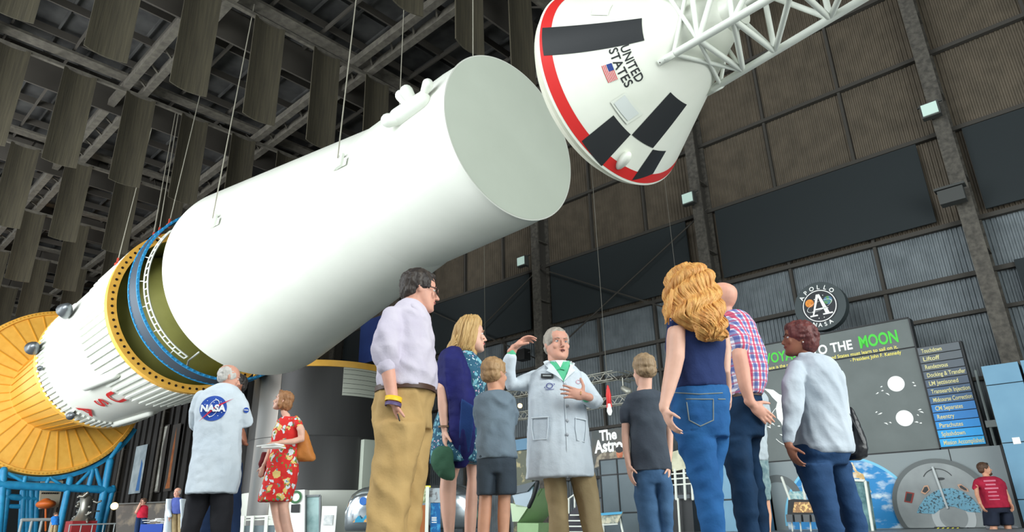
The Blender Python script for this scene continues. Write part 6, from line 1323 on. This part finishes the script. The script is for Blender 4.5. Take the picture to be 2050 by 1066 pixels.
# ---------- bald man in the plaid shirt
def mkbald():
    s = Fig('bald man in a red and blue plaid shirt with hand in back pocket', 1443, 567, 1.85, SKR, az=-30); s.Y += .25
    s.head(1441, 604, 74, -52, 6, neck=(1462, 642, 0, 18)); s.face()
    R_ = [(1446, 1482, 628, .2), (1442, 1494, 638, .26), (1440, 1504, 655, .32), (1444, 1512, 680, .36), (1450, 1522, 710, .38), (1454, 1530, 745, .4), (1456, 1528, 775, .38), (1457, 1518, 798, .36)]
    s.torso(R_); b = MB(); s.rows(b, R_); s.limb(b, [(1476, 655, -.12, 20), (1478, 680, -.17, 21), (1478, 694, -.18, 20)]); s.limb(b, [(1450, 628, -.02, 8), (1466, 628, .0, 9), (1480, 634, -.01, 7)]); garment(s, 'plaid_shirt', b, plaid_material(), .008, ((.12, .022), (.04, .007)))
    s.limb(s.body, [(1478, 690, -.18, 15), (1481, 715, -.2, 15), (1486, 740, -.2, 15), (1492, 775, -.2, 12.5), (1500, 800, -.2, 10), (1504, 808, -.2, 10)]); s.hand(s.pt(1505, 810, -.2), (.75, .1, -.7), (.2, 1, 0), L=.185, side=-1, curl=(.15, .2, .15))
    D_ = cloth('jeans_dark', (26, 54, 84), (20, 42, 66)); b = MB(); s.rows(b, [(1457, 1516, 790, .3), (1452, 1520, 815, .32), (1449, 1525, 845, .32), (1444, 1524, 880, .3)])
    s.leg(b, [(1440, 1500, 880, .2, -.05), (1450, 1502, 920, .2, -.05), (1463, 1508, 960, .19, -.05), (1472, 1512, 1010, .18, -.05), (1480, 1516, 1066, .17, -.05)], .085, dxy=(.04, 0)); s.leg(b, [(1478, 1522, 870, .22, .08), (1484, 1513, 920, .2, .08), (1488, 1522, 960, .19, .08), (1494, 1530, 1000, .18, .08), (1500, 1536, 1066, .17, .08)], .085, dxy=(.06, .02)); garment(s, 'jeans', b, D_, .01, ((.12, .03), (.05, .01)))
    b = MB(); b.loft(s.secs([(1455, 1519, 794, .33), (1455, 1519, 801, .33)]), cap=False); b.build('belt', mat('belt_brown', (72, 48, 36), .5), s.t, True)
    s.done()
mkbald()
# ---------- woman in the white shirt
def mkwhite():
    s = Fig('woman with short curly auburn hair in a long white shirt, in profile facing left', 1613, 644, 1.68, SKB, az=-75)
    s.head(1598, 680, 68, -82, 6, neck=(1614, 716, 0, 14), female=True); s.face((70, 44, 36), (140, 70, 66))
    W_ = cloth('white_blouse', (192, 200, 208), (176, 186, 196), s=4); R_ = [(1594, 1640, 714, .2), (1586, 1658, 722, .26), (1580, 1672, 736, .32), (1578, 1681, 755, .35), (1580, 1684, 785, .36), (1588, 1688, 815, .36), (1594, 1693, 845, .37), (1597, 1697, 875, .38), (1598, 1701, 900, .39), (1606, 1702, 912, .37)]
    s.torso(R_[:9]); b = MB(); s.rows(b, R_); s.limb(b, [(1594, 740, -.08, 19), (1588, 770, -.16, 20), (1588, 805, -.17, 19), (1586, 835, -.17, 17), (1581, 862, -.18, 14), (1578, 880, -.18, 11.5)]); s.limb(b, [(1604, 712, -.07, 6), (1622, 712, -.06, 7), (1640, 720, .0, 6)]); s.limb(b, [(1676, 750, .08, 12), (1684, 790, .1, 13), (1690, 830, .08, 12), (1694, 850, 0, 8)])
    garment(s, 'blouse', b, W_, .008, ((.13, .03), (.045, .011)))
    s.limb(s.body, [(1588, 780, -.16, 11), (1578, 880, -.18, 8), (1579, 893, -.18, 8)]); s.hand(s.pt(1579, 894, -.18), (.25, -.1, -1), (1, .3, 0), L=.175, side=-1, curl=(.35, .4, .3))
    J = cloth('jeans_deep', (44, 74, 112), (34, 60, 94)); b = MB(); s.rows(b, [(1592, 1697, 890, .32), (1591, 1696, 915, .34), (1596, 1692, 935, .3)]); s.leg(b, [(1594, 1660, 930, .22, -.08), (1607, 1664, 960, .2, -.08), (1622, 1670, 1000, .19, -.08), (1634, 1680, 1040, .18, -.08), (1640, 1685, 1066, .17, -.08)], .075, dxy=(.06, 0)); s.leg(b, [(1640, 1696, 925, .22, .08), (1655, 1702, 960, .2, .08), (1672, 1715, 1000, .18, .08), (1686, 1727, 1040, .17, .08), (1692, 1733, 1066, .165, .08)], .075, dxy=(.1, 0)); garment(s, 'jeans', b, J, .009, ((.12, .022), (.04, .007)))
    s.cap(hairmat('hair_auburn', (112, 60, 56), (82, 40, 40)), 'afro', .006, .008)
    o, x, f, z, hh = s.hf; b = MB(); b.ell(s.T(-.34, -.04, -.16), .022*hh, None, 10); b.build('earring', mat('earring_pearl', (226, 220, 210), .3), s.t, True); s.done()
    t = thing('black_handbag', 'glossy black handbag hanging behind the white-shirted woman', 'bag', s.pt(1715, 915, .05)); b = MB(); S_ = [(1696, 1704, 815, .05, .08), (1696, 1716, 845, .1, .08), (1697, 1728, 875, .14, .08), (1698, 1737, 900, .15, .08), (1698, 1735, 915, .12, .08), (1699, 1722, 922, .07, .08)]
    s.rows(b, S_); o = b.build('bag_body', mat('black_leather', (26, 26, 30), .28, bump=(12, .4, .02)), t, True); melt(o, .008, 2, [(.06, .016, 0)]); b = MB(); s.limb(b, [(1660, 724, .02, 2), (1678, 745, .12, 2), (1692, 790, .16, 2), (1698, 820, .1, 2)]); s.limb(b, [(1700, 830, .0, 1.8), (1716, 862, .0, 1.8), (1732, 900, .02, 1.8)]); b.build('bag_strap', mat('black_leather', (26, 26, 30), .28), t, True)
mkwhite()
# ---------- person half hidden behind the bald man
def mkbehind():
    s = Fig('half hidden person in light grey shirt and plaid shorts standing beyond the bald man', 1500, 700, 1.72, SKT, az=190); s.Y = 7.4
    s.head(1492, 745, 34, 170, 0, neck=(1492, 765, 0, 8)); s.face()
    R_ = [(1480, 1508, 770, .2), (1466, 1524, 780, .26), (1462, 1532, 800, .3), (1466, 1534, 850, .3), (1468, 1534, 890, .32), (1468, 1535, 925, .33)]; s.torso(R_); b = MB(); s.rows(b, R_); s.limb(b, [(1472, 795, 0, 10), (1462, 825, 0, 10)]); s.limb(b, [(1526, 795, 0, 10), (1532, 830, 0, 10)]); garment(s, 'shirt', b, cloth('shirt_pale_grey', (176, 186, 192)), .012)
    s.limb(s.body, [(1462, 825, 0, 7), (1452, 870, -.1, 6), (1448, 900, -.14, 5)]); s.hand(s.pt(1446, 905, -.14), (-.4, -.2, -1), (1, 0, 0), L=.19, spread=.2, curl=(.4, .5, .4)); s.limb(s.body, [(1532, 830, 0, 7), (1522, 870, -.1, 6)]); s.hand(s.pt(1520, 876, -.1), (-.3, 0, -1), (-1, 0, 0), L=.18)
    b = MB(); s.rows(b, [(1470, 1534, 915, .3), (1470, 1538, 940, .3)]); s.rows(b, [(1472, 1502, 935, .26), (1472, 1504, 1003, .26)]); s.rows(b, [(1506, 1538, 935, .26), (1510, 1541, 1003, .26)]); garment(s, 'shorts', b, cloth('shorts_plaid_grey', (96, 122, 128), (136, 156, 156), s=20), .012)
    s.leg(s.body, [(1478, 1498, 970, .14), (1480, 1500, 1010, .14), (1482, 1497, 1066, .12)], .05, shoe=M_snk); s.leg(s.body, [(1514, 1536, 970, .14), (1524, 1541, 1010, .14), (1530, 1544, 1035, .13), (1532, 1542, 1066, .12)], .05, shoe=M_snk)
    s.cap(hairmat('hair_brown', (96, 70, 52), (70, 50, 38)), 'short', .01); s.done(.008)
mkbehind()
# ---------- man in the red T-shirt (far right)
def mkredman():
    s = Fig('bearded man in red T-shirt and dark shorts far right, sunglasses on his head', 1972, 928, 1.8, SKT, az=120)
    s.Y = 24.0; s.head(1971, 940, 25, 110, 4, neck=(1974, 954, 0, 5.5)); s.face((60, 44, 36))
    R_ = [(1964, 1986, 955, .3), (1954, 2000, 960, .36), (1953, 2008, 968, .42), (1960, 2010, 985, .45), (1966, 2013, 1002, .46), (1970, 2018, 1018, .46)]; s.torso(R_); b = MB(); s.rows(b, R_); s.limb(b, [(1956, 964, 0, 5.5), (1953, 978, -.1, 5.5)]); s.limb(b, [(2002, 966, 0, 5.5), (2009, 977, -.1, 5.5)]); c = garment(s, 't_shirt', b, cloth('tee_red', (176, 40, 66), (156, 34, 58)), .03, ((.3, .06),))
    bv = bvh_of(c); o, n = hit(1986, 982, bv); vd = unit(o-CAM); ex = unit(np.cross(vd, Z)); ey = np.cross(ex, vd); b = MB()
    for k, (w_, h_) in enumerate(((.34, .05), (.28, .05), (.38, .05), (.24, .04), (.3, .04), (.3, .03))): y = .32-.12*k; fig(b, poly2((-w_/2, y), (w_/2, y), (w_/2, y-h_), (-w_/2, y-h_)), o, ex, ey, .02, bvh=bv, rd=vd, step=.1)
    b.build('shirt_print', mat('print_pink', (210, 120, 140), .7), c, fix=False)
    s.limb(s.body, [(1954, 975, -.1, 4), (1956, 992, -.15, 4), (1962, 1008, -.25, 3.2)]); s.hand(s.pt(1964, 1011, -.25), (.3, 0, -1), (1, 0, 0), L=.19); s.limb(s.body, [(2009, 975, -.1, 4), (2015, 990, -.15, 4), (2022, 1005, -.2, 3.2)]); s.hand(s.pt(2023, 1008, -.2), (.1, 0, -1), (-1, 0, 0), L=.19)
    b = MB(); s.rows(b, [(1972, 2016, 1015, .4), (1972, 2019, 1028, .42)]); s.rows(b, [(1972, 1994, 1025, .34), (1975, 1996, 1054, .34)]); s.rows(b, [(1997, 2020, 1025, .34), (2003, 2024, 1052, .34)]); garment(s, 'shorts', b, cloth('shorts_navy', (40, 46, 62)), .03, ((.3, .05),))
    s.leg(s.body, [(1979, 1992, 1045, .2), (1982, 1994, 1066, .2)], .06, shoe=M_snk); s.leg(s.body, [(2007, 2020, 1045, .2), (2010, 2022, 1066, .2)], .06, shoe=M_snk)
    s.cap(hairmat('hair_brown', (96, 70, 52), (70, 50, 38)), 'short', .015, .02); o, x, f, z, hh = s.hf; b = MB(); b.tube([s.T(-.22, .22, .36), s.T(0, .3, .38), s.T(.22, .22, .36)], .05*hh, 8); b.build('sunglasses', M_edge, s.t, True); b = MB(); b.ell(s.T(0, .22, -.38), (.22*hh, .2*hh, .15*hh), (x, f, z)); b.build('beard', hairmat('hair_brown', (96, 70, 52), (70, 50, 38)), s.t, True); s.done(.014)
mkredman()
# ---------- people far left
def far(label, top, H, Y, skn, az, headpx, shirt, rows, legrows, legm, coat=None, armp=(), hairm=None, hk='short'):
    s = Fig(label, top[0], top[1], H, skn, az=az); s.Y = Y; s.head(top[0], top[1]+headpx/2, headpx, az, 0, neck=(top[0]+1, top[1]+headpx+3, 0, headpx*.2)); s.face(); s.torso(rows); b = MB(); s.rows(b, rows)
    for a in armp: s.limb(b, a[:2])
    garment(s, 'shirt', b, shirt, .03, ((.2, .05),))
    for a in armp: s.limb(s.body, [a[1], a[2]]); q = s.pt(*a[2][:3]); s.hand(q, (0, -.2, -1) if a[2][1] > a[1][1] else (0, -.2, 1), (1, 0, 0), L=.19)
    if coat:
        b = MB()
        for cr in coat: s.rows(b, cr)
        for a in armp: s.limb(b, [(q[0], q[1], q[2], q[3]*1.3) for q in a])
        garment(s, 'open_coat', b, M_lab, .03, ((.2, .06),))
    for rw in legrows:
        b = MB(); s.leg(b, rw, .08); garment(s, 'trouser_leg', b, legm, .03, None)
    s.cap(hairm or hairmat('hair_brown', (96, 70, 52), (70, 50, 38)), hk, .018, .02); s.done(.016)
far('person in open white coat and blue shirt, far left beside the blue table', (355, 978), 1.75, 26, SKR, 190, 17, cloth('shirt_blue', (86, 100, 170)), [(350, 362, 997, .24), (345, 366, 1001, .3), (345, 367, 1012, .34), (347, 366, 1030, .34)],
    [[(346, 356, 1027, .26), (346, 356, 1066, .24)], [(357, 366, 1027, .26), (358, 368, 1066, .24)]], cloth('khaki_light', (172, 152, 116)), coat=[[(336, 348, 1000, .4), (334, 347, 1030, .42), (330, 346, 1066, .44), (328, 344, 1075, .44)], [(364, 372, 1000, .4), (366, 373, 1030, .42), (366, 372, 1060, .42)]], armp=[[(340, 1004, 0, 4), (336, 1020, -.1, 3.6), (340, 1034, -.25, 3)]], hairm=hairmat('hair_white', (206, 202, 196), (176, 172, 166)), hk='receding')
far('girl in a red top with a white stripe holding her hair, far left', (287, 999), 1.62, 29, SKR, 200, 14, cloth('top_red', (196, 36, 60)), [(283, 292, 1012, .22), (277, 296, 1016, .28), (276, 295, 1028, .3), (276, 294, 1038, .3)],
    [[(274, 284, 1035, .24), (270, 280, 1066, .22)], [(284, 294, 1035, .24), (281, 291, 1066, .22)]], cloth('jeans_navy', (38, 58, 92)), armp=[[(278, 1018, 0, 3), (273, 1027, -.1, 3), (282, 1008, -.2, 2.4)]])
far('small person in bright blue top behind the pale rail, far left', (112, 1027), 1.7, 50, SKT, 90, 9, cloth('top_bright_blue', (40, 120, 200)), [(108, 116, 1034, .3), (104, 117, 1037, .34), (105, 117, 1052, .34)], [[(104, 110, 1050, .26), (101, 107, 1066, .24)], [(110, 116, 1050, .26), (108, 114, 1066, .24)]], cloth('khaki_light', (172, 152, 116)), armp=[[(106, 1038, 0, 2), (104, 1046, 0, 2), (106, 1052, -.1, 1.6)]])
